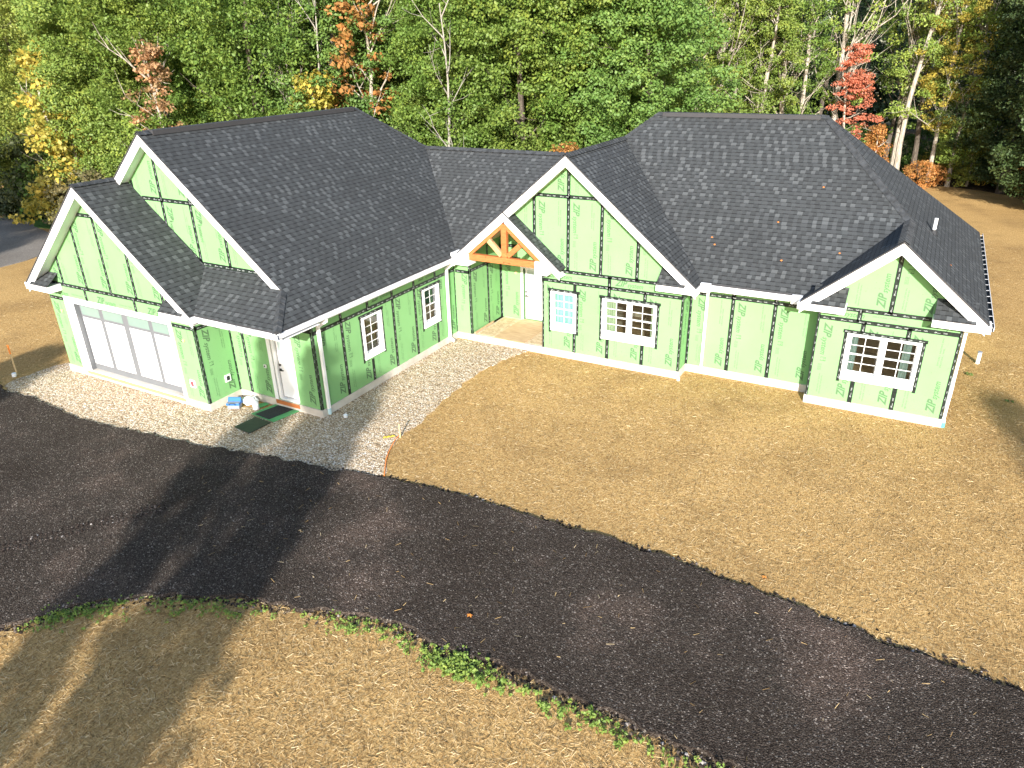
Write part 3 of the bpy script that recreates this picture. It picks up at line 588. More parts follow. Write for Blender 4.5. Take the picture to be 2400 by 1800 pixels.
# ------------------------------------------------------------------ ground
def ground_mat(name, cols, s1, s2, stretch=6, bump=.5, bd=.03, speck=None, patch=None):
    m = Mat(name, .95, spec=.1); v = m.coord()
    a = m.noise(m.coord(scale=(s2, s2*stretch, s2)), 1, 2, .7); b_ = m.noise(m.coord(scale=(s2*stretch, s2, s2), rot=(0, 0, .6)), 1, 2, .7); c2 = m.noise(m.coord(scale=(s2*stretch, s2, s2), rot=(0, 0, -.5)), 1, 2, .7)
    f = m.math('MAXIMUM', m.math('MAXIMUM', a, b_), c2); fine = m.noise(v, s1*12, 2)
    f2 = m.math('ADD', m.math('MULTIPLY', f, .75), m.math('MULTIPLY', fine, .3))
    c = m.ramp(f2, cols); c = m.mix(1.0, c, m.ramp(m.noise(v, s1*.12, 4), [(.3, (.82, .80, .78)), (.7, (1.1, 1.1, 1.1))]), 'MULTIPLY')
    if patch: c = m.mix(m.ramp(m.noise(v, s1*.28, 5, .7), patch[0]), c, patch[1])
    m.base(c); m.bump(f2, bump, bd); return m.m
STRAW = ground_mat('straw_mulch', [(.42, (.10, .055, .02)), (.52, (.37, .220, .080)), (.62, (.54, .355, .145)), (.74, (.78, .58, .31))], 1.5, 7, 7, .9, .035, patch=([(.50, (0, 0, 0)), (.70, (.5, .5, .5))], (.20, .12, .05)))
# driveway
m = Mat('asphalt_millings', .95, spec=.08); v = m.coord(); vo = m.n('TexVoronoi'); vo.inputs['Scale'].default_value = 42; m.l(v, vo.inputs['Vector']); sx = m.n('SeparateColor'); m.l(vo.outputs['Color'], sx.inputs[0])
c = m.ramp(sx.outputs[0], [(0, (.016, .011, .008)), (.45, (.036, .026, .0195)), (.80, (.060, .045, .035)), (.94, (.12, .095, .08)), (.985, (.34, .30, .26))])
vo2 = m.n('TexVoronoi'); vo2.inputs['Scale'].default_value = 75; m.l(v, vo2.inputs['Vector']); s3 = m.n('SeparateColor'); m.l(vo2.outputs['Color'], s3.inputs[0])
c = m.mix(.45, c, m.ramp(s3.outputs[1], [(0, (.013, .010, .009)), (.6, (.043, .033, .028)), (.95, (.15, .13, .11))]))
c = m.mix(1.0, c, m.ramp(m.noise(v, .35, 5), [(.3, (.70, .68, .66)), (.52, (1.0, 1.0, 1.0)), (.68, (1.9, 1.75, 1.7))]), 'MULTIPLY'); m.base(c)
m.bump(m.math('ADD', m.math('MULTIPLY', vo.outputs['Distance'], -1), m.math('MULTIPLY', m.noise(v, 9, 3), 1.2)), .7, .03); MILL = m.m
m = Mat('gravel', .9, spec=.2); v = m.coord(); vo = m.n('TexVoronoi'); vo.inputs['Scale'].default_value = 24; m.l(v, vo.inputs['Vector']); sx = m.n('SeparateColor'); m.l(vo.outputs['Color'], sx.inputs[0])
c = m.ramp(sx.outputs[0], [(0, (.27, .185, .105)), (.3, (.52, .38, .235)), (.6, (.70, .55, .375)), (.85, (.84, .74, .60)), (1, (.95, .90, .82))])
c = m.mix(m.ramp(vo.outputs['Distance'], [(.3, (0, 0, 0)), (.65, (.7, .7, .7))]), c, (.16, .11, .07))
rut = m.noise(m.coord(scale=(1.0, 4.5, 1), rot=(0, 0, -.5)), 1.3, 5, .7)
c = m.mix(m.ramp(rut, [(.30, (.75, .75, .75)), (.37, (0, 0, 0))]), c, (.14, .10, .06)); m.base(c)
m.bump(m.math('ADD', m.math('MULTIPLY', vo.outputs['Distance'], -1), m.math('MULTIPLY', rut, 3)), .8, .04); GRAVEL = m.m
FOREST = ground_mat('leaf_litter', [(.40, (.020, .016, .009)), (.6, (.06, .042, .022)), (.8, (.15, .10, .05))], 1.2, 5, 3, .6, .05)
GRASS = ground_mat('short_grass', [(.40, (.02, .05, .01)), (.6, (.06, .13, .03)), (.8, (.12, .22, .06))], 1.5, 8, 4, .6, .04)
DIRT = ground_mat('bare_soil', [(.4, (.10, .06, .028)), (.6, (.20, .13, .06)), (.8, (.38, .28, .15))], 2, 8, 3, .6, .03)
GREYD = ground_mat('grey_gravel', [(.4, (.10, .09, .08)), (.6, (.20, .18, .16)), (.8, (.34, .31, .28))], 2, 8, 3, .5, .03)
def fbm(x, y, s=1.0, seed=0):
    v_ = 0
    for k, (f, a) in enumerate(((.13, 1), (.31, .5), (.83, .22))):
        v_ = v_+a*np.sin((x*np.cos(k*1.3+seed)+y*np.sin(k*1.3+seed))*f*s*6.28+seed*3+k)*np.cos((x*np.sin(k+seed*2)-y*np.cos(k))*f*s*5+k*2)
    return v_
g = MB(); xs = np.arange(-110, 111, 2.); ys_ = np.arange(-70, 151, 2.)
n1 = len(ys_); VX, VY = np.meshgrid(xs, ys_, indexing='ij'); d_ = np.maximum(0, np.hypot(VX-0, VY+3)-52); VZ = .25*fbm(VX, VY, .3)*np.clip(d_/20, 0, 1)-.0
g.v = list(map(tuple, np.stack([VX.ravel(), VY.ravel(), VZ.ravel()], 1))); n2 = len(xs)
for i in range(n2-1):
    for j in range(n1-1): a = i*n1+j; g.f.append((a, a+n1, a+n1+1, a+1)); g.mi.append(0)
o = g.build('ground', STRAW); tag(o, 'golden straw mulch spread over the graded yard round the house', 'ground', kind='structure')
def sheet(name, outline, mat, z, label, cat, rag=.05, step=.12, thick=.03, kind='structure', rough=.0, split=None):
    """closed outline, resampled and roughened, raised thick above z with a crumbly skirt"""
    pts = []
    for i in range(len(outline)):
        a = np.array(outline[i]); c = np.array(outline[(i+1) % len(outline)]); L = np.linalg.norm(c-a); n = max(1, int(L/step))
        for k in range(n): pts.append(a+(c-a)*k/n)
    pts = np.array(pts); sm = pts.copy()
    for _ in range(10): sm = (np.roll(sm, 1, 0)+sm*2+np.roll(sm, -1, 0))/4
    pts = sm; n = len(pts); nr = np.roll(pts, -1, 0)-np.roll(pts, 1, 0); nr = np.stack([nr[:, 1], -nr[:, 0]], 1)/np.maximum(1e-6, np.linalg.norm(nr, axis=1))[:, None]
    j = rng.normal(0, 1, n); j = (j+np.roll(j, 1)+np.roll(j, 2)*.5)*.5; pts = pts+nr*(j*rag)[:, None]
    mb = MB(); tri = tessellate_polygon([[Vector((p[0], p[1], 0)) for p in pts]]); zt = z+thick
    for t3 in tri:
        q = [Vector((*pts[i], zt)) for i in t3]
        if (q[1]-q[0]).cross(q[2]-q[0]).z < 0: q = q[::-1]
        mb.face(q)
    outp = pts+nr*.05*(1 if sum(a[0]*b_[1]-b_[0]*a[1] for a, b_ in zip(pts, np.roll(pts, -1, 0))) > 0 else -1)
    for i in range(n): k = (i+1) % n; mb.face([(*pts[i], zt), (*pts[k], zt), (*outp[k], z-.02), (*outp[i], z-.02)])
    o = mb.build(name, mat); tag(o, label, cat, kind=kind); return o
drive = [(-15.5, -10.1), (-14.4, -10.64), (-13, -10.50), (-10.4, -10.75), (-7.56, -10.5), (-5.1, -10.13), (-2.93, -9.71), (-1.5, -9.5), (-.2, -9.22), (.9, -9.12), (2.4, -8.95), (4, -8.93), (6, -8.9), (7.5, -8.9), (9, -9.08), (10.3, -9.25), (11.5, -9.4), (12.6, -9.45), (13.7, -9.6), (20, -10.6), (34, -14), (34, -20), (20, -14.5), (9.8, -13.12), (8.9, -13.09), (7.7, -13.03), (6.4, -13.05), (5.5, -13.07), (4.7, -13.14), (3.7, -13.03), (2.5, -13.28), (1.16, -13.72), (-.2, -14.22), (-1.47, -14.87), (-2.27, -15.5), (-2.6, -16.06), (-3.1, -16.66), (-5, -20), (-9, -27), (-20, -45), (-30, -45), (-22, -30), (-20, -16)]
sheet('gravel_apron', [(-14.6, -7.8), (-13.9, -8.3), (-13.0, -8.2), (-7, -8.2), (-3.6, -7), (-3.6, -.2), (-.4, 0.0), (-.82, -.5), (-1.12, -2.2), (-1.1, -4.6), (-.8, -6.4), (-.8, -7.6), (-.35, -8.5), (.1, -9.2), (-.5, -9.6), (-3, -10.3), (-7, -11), (-13, -11), (-14.8, -10.3), (-14.9, -9.2)], GRAVEL, 0, 'pale gravel apron in front of the garage and along the green wing', 'gravel', .05, thick=.02)
sheet('driveway', drive, MILL, 0, 'dark curved driveway of asphalt millings in front of the house', 'driveway', .06, thick=.075)
sheet('far_drive', [(-30.3, -40), (-30.3, -4), (-30.8, .5), (-34, 3.2), (-40, 5), (-60, 7), (-60, 1), (-42, -1), (-38, -5), (-38, -40)], GREYD, .0, 'shaded grey drive running off beyond the garage gable', 'driveway', .1, .5)
sheet('forest_floor', [(-80, 6), (-50, 5), (-38, 6.5), (-30, 11), (-20, 13), (-8, 20), (0, 34), (8, 41.5), (12, 41.5), (16, 39), (21, 36), (30, 24), (60, 10), (100, 10), (100, 140), (-80, 140)], FOREST, .0, 'dark leaf litter under the trees behind the house', 'ground', .3, 1.0, .05)
sheet('grass_verge', [(-60, 6.8), (-40, 5.2), (-34, 3.6), (-31, 1.6), (-28, 4), (-30, 9), (-38, 9.5), (-60, 10)], GRASS, .0, 'strip of short green grass below the bushes beyond the garage', 'grass', .2, .6, .05)
# straw strands, stones and chips: real geometry lying on the ground
def inmask(P, outline):
    c = np.zeros(len(P), bool); o_ = np.array(outline)
    for a, b_ in zip(o_, np.roll(o_, -1, 0)):
        cond = ((a[1] > P[:, 1]) != (b_[1] > P[:, 1])); t_ = (b_[0]-a[0])*(P[:, 1]-a[1])/((b_[1]-a[1]) if b_[1] != a[1] else 1e-9)+a[0]; c ^= cond & (P[:, 0] < t_)
    return c
drv = np.array(drive)
yard = [(-13.9, -8.6), (-3.2, -8.6), (-3.2, -.1), (4.9, -.1), (4.9, .6), (8.7, .6), (8.7, 0), (12.4, 0), (12.4, 10.3), (-13.9, 10.3)]
grav = [(-14.3, -7.9), (-13.9, -8.5), (-3.4, -8.2), (-3.4, -.1), (-.5, -.1), (-1.15, -2.2), (-1.1, -4.6), (-.85, -6.4), (-.8, -7.6), (-.3, -8.6), (0, -9.1), (-1.5, -9.5), (-5, -10.1), (-13, -10.5), (-14.6, -9.6)]
def scatter(n, box, maskf):
    P = np.stack([rng.uniform(box[0], box[1], n), rng.uniform(box[2], box[3], n)], 1); return P[maskf(P)]
def strands(name, P, z, lmin, lmax, wd, mat, label, cat):
    n = len(P); a = rng.uniform(0, 2*np.pi, n); L = rng.uniform(lmin, lmax, n)/2; d = np.stack([np.cos(a), np.sin(a), rng.normal(0, .16, n)], 1); s_ = np.stack([-np.sin(a), np.cos(a), rng.normal(0, .5, n)], 1)*wd/2
    c = np.stack([P[:, 0], P[:, 1], np.full(n, z)+rng.uniform(0.004, .03, n)], 1); v = np.stack([c-d*L[:, None]-s_, c+d*L[:, None]-s_*.6, c+d*L[:, None]+s_*.6, c-d*L[:, None]+s_], 1).reshape(-1, 3)
    o = np_mesh(name, v, np.arange(4*n).reshape(-1, 4), mat, rng.random(n)); tag(o, label, cat, kind='stuff'); return o
m = Mat('straw_strands', .7, spec=.2); at_ = m.n('Attribute', attribute_name='rnd'); m.base(m.ramp(at_.outputs['Fac'], [(0, (.08, .045, .015)), (.35, (.28, .175, .07)), (.8, (.54, .38, .18)), (1, (.78, .62, .38))])); STRANDM = m.m
notd = lambda P: ~inmask(P, drv) & ~inmask(P, yard) & ~inmask(P, grav)
P = np.vstack([scatter(90000, (-3, 14, -19.5, -12.5), notd), scatter(110000, (-1, 17, -9.5, 6), notd), scatter(22000, (-24, -13.5, -11, 4), notd), scatter(14000, (12, 20, 5, 24), notd), scatter(260, (-4, 13, -13.5, -8.7), lambda P: inmask(P, drv))])
strands('straw_strands', P, 0.0, .04, .15, .0055, STRANDM, 'loose golden straw strands scattered over the yard', 'straw')
Pd = P[inmask(P, drv)]
strands('straw_litter', Pd, .075, .05, .16, .008, STRANDM, 'few straw strands blown onto the dark driveway', 'straw')
def stones(name, P, z, smin, smax, mat, label, cat, pw=2.2):
    n = len(P); s_ = smin+(smax-smin)*rng.random(n)**pw; B = np.array([(1, 0, 0), (0, 1, 0), (-1, 0, 0), (0, -1, 0), (0, 0, .75)]); v = B[None]*(s_[:, None, None])*rng.uniform(.65, 1.2, (n, 5, 3))
    a = rng.uniform(0, 6.28, n); ca, sa = np.cos(a)[:, None], np.sin(a)[:, None]; x = v[..., 0]*ca-v[..., 1]*sa; y = v[..., 0]*sa+v[..., 1]*ca
    v = np.stack([x+P[:, 0:1], y+P[:, 1:2], v[..., 2]+z], 2).reshape(-1, 3); T = np.array([(0, 1, 4), (1, 2, 4), (2, 3, 4), (3, 0, 4)]); q = (T[None]+5*np.arange(n)[:, None, None]).reshape(-1, 3)
    o = np_mesh(name, v, q, mat, np.repeat(rng.random(n), 4)); tag(o, label, cat, kind='stuff'); return o
m = Mat('stones', .85, spec=.2); at_ = m.n('Attribute', attribute_name='rnd'); m.base(m.ramp(at_.outputs['Fac'], [(0, (.26, .18, .11)), (.3, (.50, .38, .25)), (.65, (.68, .57, .42)), (.9, (.84, .75, .62)), (1, (.88, .87, .85))])); STONEM = m.m
m = Mat('chips', .9, spec=.1); at_ = m.n('Attribute', attribute_name='rnd'); m.base(m.ramp(at_.outputs['Fac'], [(0, (.014, .010, .008)), (.55, (.036, .026, .021)), (.85, (.075, .056, .046)), (.96, (.15, .125, .11)), (1, (.50, .45, .41))])); CHIPM = m.m
stones('gravel_stones', scatter(60000, (-15, .2, -11, 0), lambda P: inmask(P, grav)), .02, .006, .022, STONEM, 'loose pale stones lying on the gravel apron', 'gravel')
stones('millings_chips', scatter(150000, (-16, 15, -20, -8.8), lambda P: inmask(P, drv)), .07, .005, .022, CHIPM, 'loose dark chips and pale stones on the driveway', 'gravel', 4)
ed = np.array([(-14.4, -10.64), (-13, -10.50), (-10.4, -10.75), (-7.56, -10.5), (-5.1, -10.13), (-2.93, -9.71), (-1.5, -9.5), (-.2, -9.22), (.9, -9.12), (2.4, -8.95), (4, -8.93), (6, -8.9), (7.5, -8.9), (9, -9.08), (10.3, -9.25), (11.5, -9.4), (12.6, -9.45), (13.7, -9.6), (16, -9.9)])
lo = np.array([(-3.4, -17.2), (-3.1, -16.66), (-2.6, -16.06), (-2.27, -15.5), (-1.47, -14.87), (-.2, -14.22), (1.16, -13.72), (2.5, -13.28), (3.7, -13.03), (4.7, -13.14), (5.5, -13.07), (6.4, -13.05), (7.7, -13.03), (8.9, -13.09), (9.8, -13.12), (12, -13.4)])
def along(line, n, sp):
    i = rng.integers(0, len(line)-1, n); t_ = rng.random((n, 1)); return line[i]*(1-t_)+line[i+1]*t_+rng.normal(0, sp, (n, 2))
stones('edge_crumbs', np.vstack([along(ed, 5000, .10), along(lo, 4500, .13)]), .01, .010, .055, CHIPM, 'crumbled dark clods spilling along the driveway edges', 'gravel', 2)

tl_ = []
for off in (-.12, .12):
    for k in range(46):
        t_ = k/46; x_ = -6.2+t_*2.6; y_ = -16.4+t_*3.9; d2 = np.array([.83, -.55]); c0 = np.array([x_, y_])+d2*off
        for q_ in range(9): tl_.append(c0+d2*rng.uniform(-.07, .07)+np.array([.55, .83])*rng.normal(0, .012))
stones('tread_clods', np.array(tl_), .072, .015, .04, CHIPM, 'double row of tyre tread clods pressed into the driveway at left', 'tread marks', 1)
# ------------------------------------------------------------------ plants
def leafmat(name, trans=.32, tints=((.62, .72, .50), (1, 1, 1), (1.5, 1.25, 1.0))):
    m = Mat(name, .55, spec=.35); oi = m.n('ObjectInfo'); at_ = m.n('Attribute', attribute_name='rnd')
    c = m.mix(1.0, oi.outputs['Color'], m.ramp(at_.outputs['Fac'], [(0, tints[0]), (.5, tints[1]), (1, tints[2])]), 'MULTIPLY'); m.base(c)
    tl = m.n('BsdfTranslucent'); m.l(c, tl.inputs[0]); mx = m.n('MixShader'); mx.inputs[0].default_value = trans
    m.l(m.p.outputs[0], mx.inputs[1]); m.l(tl.outputs[0], mx.inputs[2]); m.l(mx.outputs[0], m.t.nodes['Material Output'].inputs[0]); return m.m
LEAF = leafmat('leaves')
def bark(name, a, b_):
    m = Mat(name, .9, spec=.1); f = m.noise(m.coord(scale=(9, 9, 1.6)), 1.5, 4); m.base(m.ramp(f, [(.35, a), (.65, b_)])); m.bump(f, .6, .03); return m.m
BARK = bark('bark_brown', (.055, .045, .035), (.15, .125, .10)); BARKP = bark('bark_pale', (.22, .19, .15), (.48, .43, .36)); BARKD = bark('bark_dark', (.03, .024, .018), (.09, .07, .055))
def leafcloud(centres, radii, per, size, r, flat=.5):
    """leaf quads on the shells of many small tufts"""
    K = len(centres); n = K*per; c = np.repeat(centres, per, 0); R = np.repeat(radii, per)
    d = r.normal(0, 1, (n, 3)); d /= np.linalg.norm(d, axis=1)[:, None]; rr = R*(.35+.65*r.random(n)**.6)
    p = c+d*rr[:, None]*np.array([1, 1, flat]); nn = d*.55+r.normal(0, .55, (n, 3))+np.array([.12, -.35, .55]); nn /= np.linalg.norm(nn, axis=1)[:, None]
    t_ = np.cross(nn, r.normal(0, 1, (n, 3))); t_ /= np.linalg.norm(t_, axis=1)[:, None]; b_ = np.cross(nn, t_); s_ = (size*r.uniform(.6, 1.35, n))[:, None]
    v = np.stack([p-t_*s_*.62, p-b_*s_*.42, p+t_*s_*.62, p+b_*s_*.42+nn*s_*.12], 1).reshape(-1, 3)
    tone = np.clip(np.repeat(r.random(K), per)*.5+r.random(n)*.5, 0, 1)
    return v, np.arange(4*n).reshape(-1, 4), tone
def crown_pts(n, H, z0, prof, r, shell=.5):
    t_ = r.random(n); z = z0+(H-z0)*t_; R = prof(t_)*(shell+(1-shell)*r.random(n)**.5); a = r.uniform(0, 6.283, n); lump = 1+.22*np.sin(3*a+t_*7)+.12*np.sin(5*a-t_*11)
    return np.stack([np.cos(a)*R*lump, np.sin(a)*R*lump, z], 1)
def trunk_mesh(name, H, r0, limbs, seed, mat, lean=.4, fork=False, endr=.03):
    r = np.random.default_rng(seed); mb = MB(); n = 7; ph = r.uniform(0, 6)
    ax = [Vector((lean*math.sin(ph+k*.5)*k/n, lean*math.cos(ph*1.3+k*.6)*k/n, H*k/n)) for k in range(n+1)]
    ax[0].z = -.4
    mb.tube(ax, [r0*(1.35 if k == 0 else 1)*(1-.85*k/n)+endr for k in range(n+1)], 8)
    for (h, L, el, th) in limbs:
        a = r.uniform(0, 6.283); k = h*n; i = min(n-1, int(k)); p = ax[i].lerp(ax[i+1], k-i); q = [p]; dr = Vector((math.cos(a)*math.cos(el), math.sin(a)*math.cos(el), math.sin(el)))
        for s_ in range(1, 5): dr = (dr+Vector(r.normal(0, .16, 3))+Vector((0, 0, .05))).normalized(); q.append(q[-1]+dr*L/4)
        mb.tube(q, [th*(1-.22*s_) for s_ in range(5)], 5)
        for tw in range(3):
            b0 = q[1+tw]; d2 = (dr+Vector(r.normal(0, .6, 3))).normalized(); mb.tube([b0, b0+d2*L*.22, b0+d2*L*.4+Vector((0, 0, L*.05))], [th*.4, th*.25, th*.08], 4, cap=False)
    return mb, ax
PROTO = {}
def proto(key, H, z0, prof, K, per, rad, size, seed, tr0=.2, nl=9, mat=BARK, flat=.6, shell=.5, limb_el=(.3, 1.0), llen=.25, lean=.5, lth=.05, endr=.03):
    r = np.random.default_rng(seed); C_p = crown_pts(K, H, z0, prof, r, shell); R_ = r.uniform(rad[0], rad[1], K)
    v, q, tn = leafcloud(C_p, R_, per, size, r, flat); cm = np_mesh('crown', v, q, LEAF, tn, link=False)
    limbs = [(.25+.7*r.random(), H*llen*(.6+.6*r.random()), r.uniform(*limb_el), lth*r.uniform(.6, 1.2)) for _ in range(nl)]
    mb, ax = trunk_mesh('trunk', H*.94, tr0, limbs, seed, mat, lean, endr=endr); to = mb.build('trunk', mat); tm = to.data; bpy.data.objects.remove(to)
    for p_ in tm.polygons: p_.use_smooth = True
    PROTO[key] = (cm, tm)
round_p = lambda R: (lambda t: R*np.sqrt(np.clip(1-(2*t-.95)**2*.92, .04, 1)))
cone_p = lambda R: (lambda t: R*(1.05-.8*t))
proto('oak1', 17, .6, round_p(4.6), 720, 125, (.45, 1.0), .135, 11, .2, shell=.35)
proto('oak2', 15, .4, round_p(4.0), 620, 125, (.45, 1.0), .13, 12, .18, shell=.35)
proto('oak3', 19, 1.0, round_p(4.2), 720, 125, (.45, 1.0), .135, 13, .2, shell=.35)
proto('slim1', 16, 2.0, round_p(2.3), 230, 105, (.35, .8), .115, 14, .14, 16, BARKP, limb_el=(.6, 1.2), llen=.2, shell=.25)
proto('slim2', 18, 4.5, round_p(2.4), 140, 110, (.35, .8), .115, 15, .15, 20, BARKP, limb_el=(.7, 1.25), llen=.24, shell=.2)
proto('tall1', 21, 7, round_p(2.6), 140, 110, (.4, .85), .115, 16, .19, 22, BARK, limb_el=(.6, 1.2), llen=.2, shell=.2, lean=.8)
proto('tall2', 22, 5, round_p(2.0), 90, 110, (.4, .85), .115, 17, .17, 22, BARKP, limb_el=(.7, 1.25), llen=.22, shell=.2, lean=1.2)
proto('maple', 9.5, 2.2, cone_p(2.1), 105, 100, (.3, .65), .10, 18, .09, 14, BARKP, .35, .2, (.1, .6), .2)
proto('sapling', 9.0, 1.2, cone_p(1.8), 75, 42, (.25, .55), .14, 28, .08, 16, BARKP, .5, .3, (.6, 1.2), .25)
proto('young', 7, .5, cone_p(2.0), 130, 55, (.3, .7), .15, 19, .07, 10, BARKP, .5, .3)
proto('bush1', 3.2, .1, round_p(2.0), 110, 60, (.3, .65), .12, 20, .06, 8, BARK, .6, .3, (.6, 1.2), .3)
proto('bush2', 2.2, .1, round_p(1.8), 80, 60, (.25, .55), .11, 21, .05, 8, BARK, .6, .3, (.6, 1.2), .3)
proto('fork', 19, 3, round_p(2.0), 55, 70, (.35, .75), .14, 22, .20, 30, BARKP, limb_el=(.9, 1.3), llen=.34, shell=.3, lth=.075)
def snag_mesh(key, H, seed):
    mb, ax = trunk_mesh('trunk', H, .10, [(.3+.65*k/9, H*.22, 1.0, .035) for k in range(10)], seed, BARKP, .7, endr=.012); o = mb.build('trunk', PALEWOOD); PROTO[key] = (None, o.data); bpy.data.objects.remove(o)
PALEWOOD = bark('weathered_wood', (.22, .195, .165), (.38, .35, .31))
snag_mesh('snag', 15, 31); snag_mesh('snag2', 13, 32)
G1, G2, G3, G4 = (.150, .240, .048), (.180, .262, .052), (.125, .215, .050), (.205, .285, .058)
YL, OR, RD, PK, BR, YG = (.42, .36, .07), (.42, .21, .07), (.48, .16, .10), (.36, .22, .12), (.13, .115, .05), (.22, .26, .055)
def tree(key, x, y, s=1.0, col=G1, label='', group=None, rz=None, cat='tree', name='tree', z=0.0, sx=1.0):
    root = empty(name, (x, y, z), label, cat, group, random.uniform(0, 6.28) if rz is None else rz); root.scale = (s*sx, s*sx, s); cm, tm = PROTO[key]
    t_ = bpy.data.objects.new('trunk' if name != 'bush' else 'stems', tm); COL.objects.link(t_); t_.parent = root
    if cm:
        c = bpy.data.objects.new('crown' if name != 'bush' else 'foliage', cm); COL.objects.link(c); c.parent = root; j = random.uniform(.88, 1.12); c.color = (col[0]*j, col[1]*j, col[2]*j, 1)
    return root
F = [  # front rows, left to right in the photo; each with its own label
 ('oak2', -43, 8.5, .95, YG, 'yellow green bushy tree at the far left edge of the photo, on the bank'),
 ('oak1', -36, 10, 1.0, G2, 'big green tree behind the yellow tree at the left edge'),
 ('young', -36.5, 6.6, 1.5, YL, 'broad yellow leaved tree near the left edge, in front of taller green trees'),
 ('oak3', -33.5, 8.5, .95, G4, 'tall light green tree with an orange top at the upper left corner'),
 ('oak2', -29, 8.5, 1.0, G2, 'green tree between the yellow tree and the pink tipped sapling'),
 ('sapling', -25.6, 5.6, 1.15, PK, 'slender sapling with pink and red leaf tips above the garage gable peak'),
 ('young', -27.5, 5.6, 1.0, G2, 'low green tree under the pink tipped sapling, left of the garage peak'),
 ('oak3', -27.5, 12.5, 1.0, G3, 'dark green tree rising behind the pink tipped sapling'),
 ('oak1', -22.4, 9.6, .98, G1, 'large round green tree standing over the long garage wing ridge'),
 ('oak2', -18.6, 11.6, .92, G3, 'green tree over the right end of the garage wing ridge'),
 ('oak1', -15.6, 16.5, .95, G2, 'tall green tree behind the dip between the two high roofs, left side'),
 ('young', -17.7, 9.0, 1.25, YL, 'pale yellow green tree with hanging leaves beside the orange crown'),
 ('sapling', -16.3, 11.0, 1.45, OR, 'slim orange and rust coloured tree over the garage ridge end'),
 ('oak2', -12.4, 13.6, .9, G1, 'green tree directly behind the hip end of the garage wing roof'),
 ('oak1', -9.4, 16.4, 1.0, G2, 'broad bright green tree above the low connecting roof'),
 ('oak3', -5.6, 18.6, .95, G1, 'very leafy green tree above the peak of the porch gable'),
 ('oak2', -2.6, 17.6, .92, G3, 'green tree touching the left hip of the high right roof'),
 ('oak1', -7.8, 23.5, 1.1, G4, 'tallest green crown in the middle of the photo'),
 ('young', -5.8, 14.2, .75, OR, 'little orange sapling showing just above the porch gable ridge'),
 ('fork', -6.2, 30.5, 1.0, G2, 'forked pale trunk spreading upward behind the left end of the right ridge'),
 ('slim1', -4.6, 33.2, 1.0, G4, 'slender tree with tufted green leaves over the left part of the right ridge'),
 ('slim2', -2.6, 35.8, 1.0, G2, 'thin tree with sparse leaves over the middle of the right ridge'),
 ('slim1', -.4, 34.6, .95, G4, 'bright green slender tree over the middle of the right ridge'),
 ('slim2', 1.8, 37.2, .98, G1, 'leaning pale trunk left of the red maple'),
 ('fork', -3.4, 34.4, .95, G4, 'forked pale trunk with few leaves over the left third of the right ridge'),
 ('tall2', -1.2, 37.0, .9, G4, 'tall pale leaning trunk over the middle of the right ridge'),
 ('fork', .6, 36.6, .9, G2, 'forked bare topped tree behind the right half of the right ridge'),
 ('fork', 4.0, 38.6, .98, G4, 'tall forked trunk directly behind the red maple'),
 ('fork', 8.2, 43.0, 1.05, G2, 'tallest pale forked trunk reaching the top of the photo at right'),
 ('young', -2.2, 31.6, .8, YG, 'low yellow green sapling just above the right ridge, under the slim trees'),
 ('young', 1.2, 31.8, .75, YL, 'low yellow sapling just above the right ridge, left of the red maple'),
 ('maple', 5.3, 35.0, 1.0, RD, 'bright red maple above the right end of the ridge'),
 ('young', 7.2, 34.8, .66, OR, 'low orange maple right below the red maple'),
 ('tall1', 7.5, 43.5, .95, G2, 'thick brown trunk first to the right of the red maple'),
 ('tall2', 8.6, 40.2, .98, G4, 'straight bare trunk second to the right of the red maple'),
 ('tall1', 9.6, 41.8, .9, YG, 'straight bare trunk third to the right of the red maple'),
 ('slim2', 10.7, 40.6, .85, YL, 'thin trunk with bright yellow leaves high above the right roof slope'),
 ('bush2', 10.2, 39.9, .8, OR, 'small orange red sapling among the bare trunks at right'),
 ('slim1', 12.0, 41.0, .85, G4, 'thin pale sapling trunk with green leaves right of the yellow leaves'),
 ('young', 13.2, 41.4, .8, YG, 'yellow green understory tree left of the dark trunk at the right edge'),
 ('tall1', 15.2, 39.4, 1.15, G3, 'thick dark leaning trunk near the right edge of the photo'),
 ('young', 15.6, 41.5, .8, YL, 'yellow leaved sapling behind the dark trunk at the right edge'),
 ('young', 17.5, 39, .75, OR, 'orange leaved sapling at the right edge of the photo'),
]
for k_, x, y, s, c, lb in F: tree(k_, x, y, s, c, lb)
tree('snag', -20.1, 9.0, .84, G1, 'leftmost bare white snag over the garage ridge', cat='dead tree'); tree('snag2', -19.3, 9.6, .96, G1, 'bare white snag, second from the left over the garage ridge', cat='dead tree')
tree('snag', -18.1, 9.9, .82, G1, 'bare white snag left of the orange tree', cat='dead tree'); tree('snag2', -10.7, 10.5, .9, G1, 'bare pale snag between two big green crowns at the middle left', cat='dead tree')
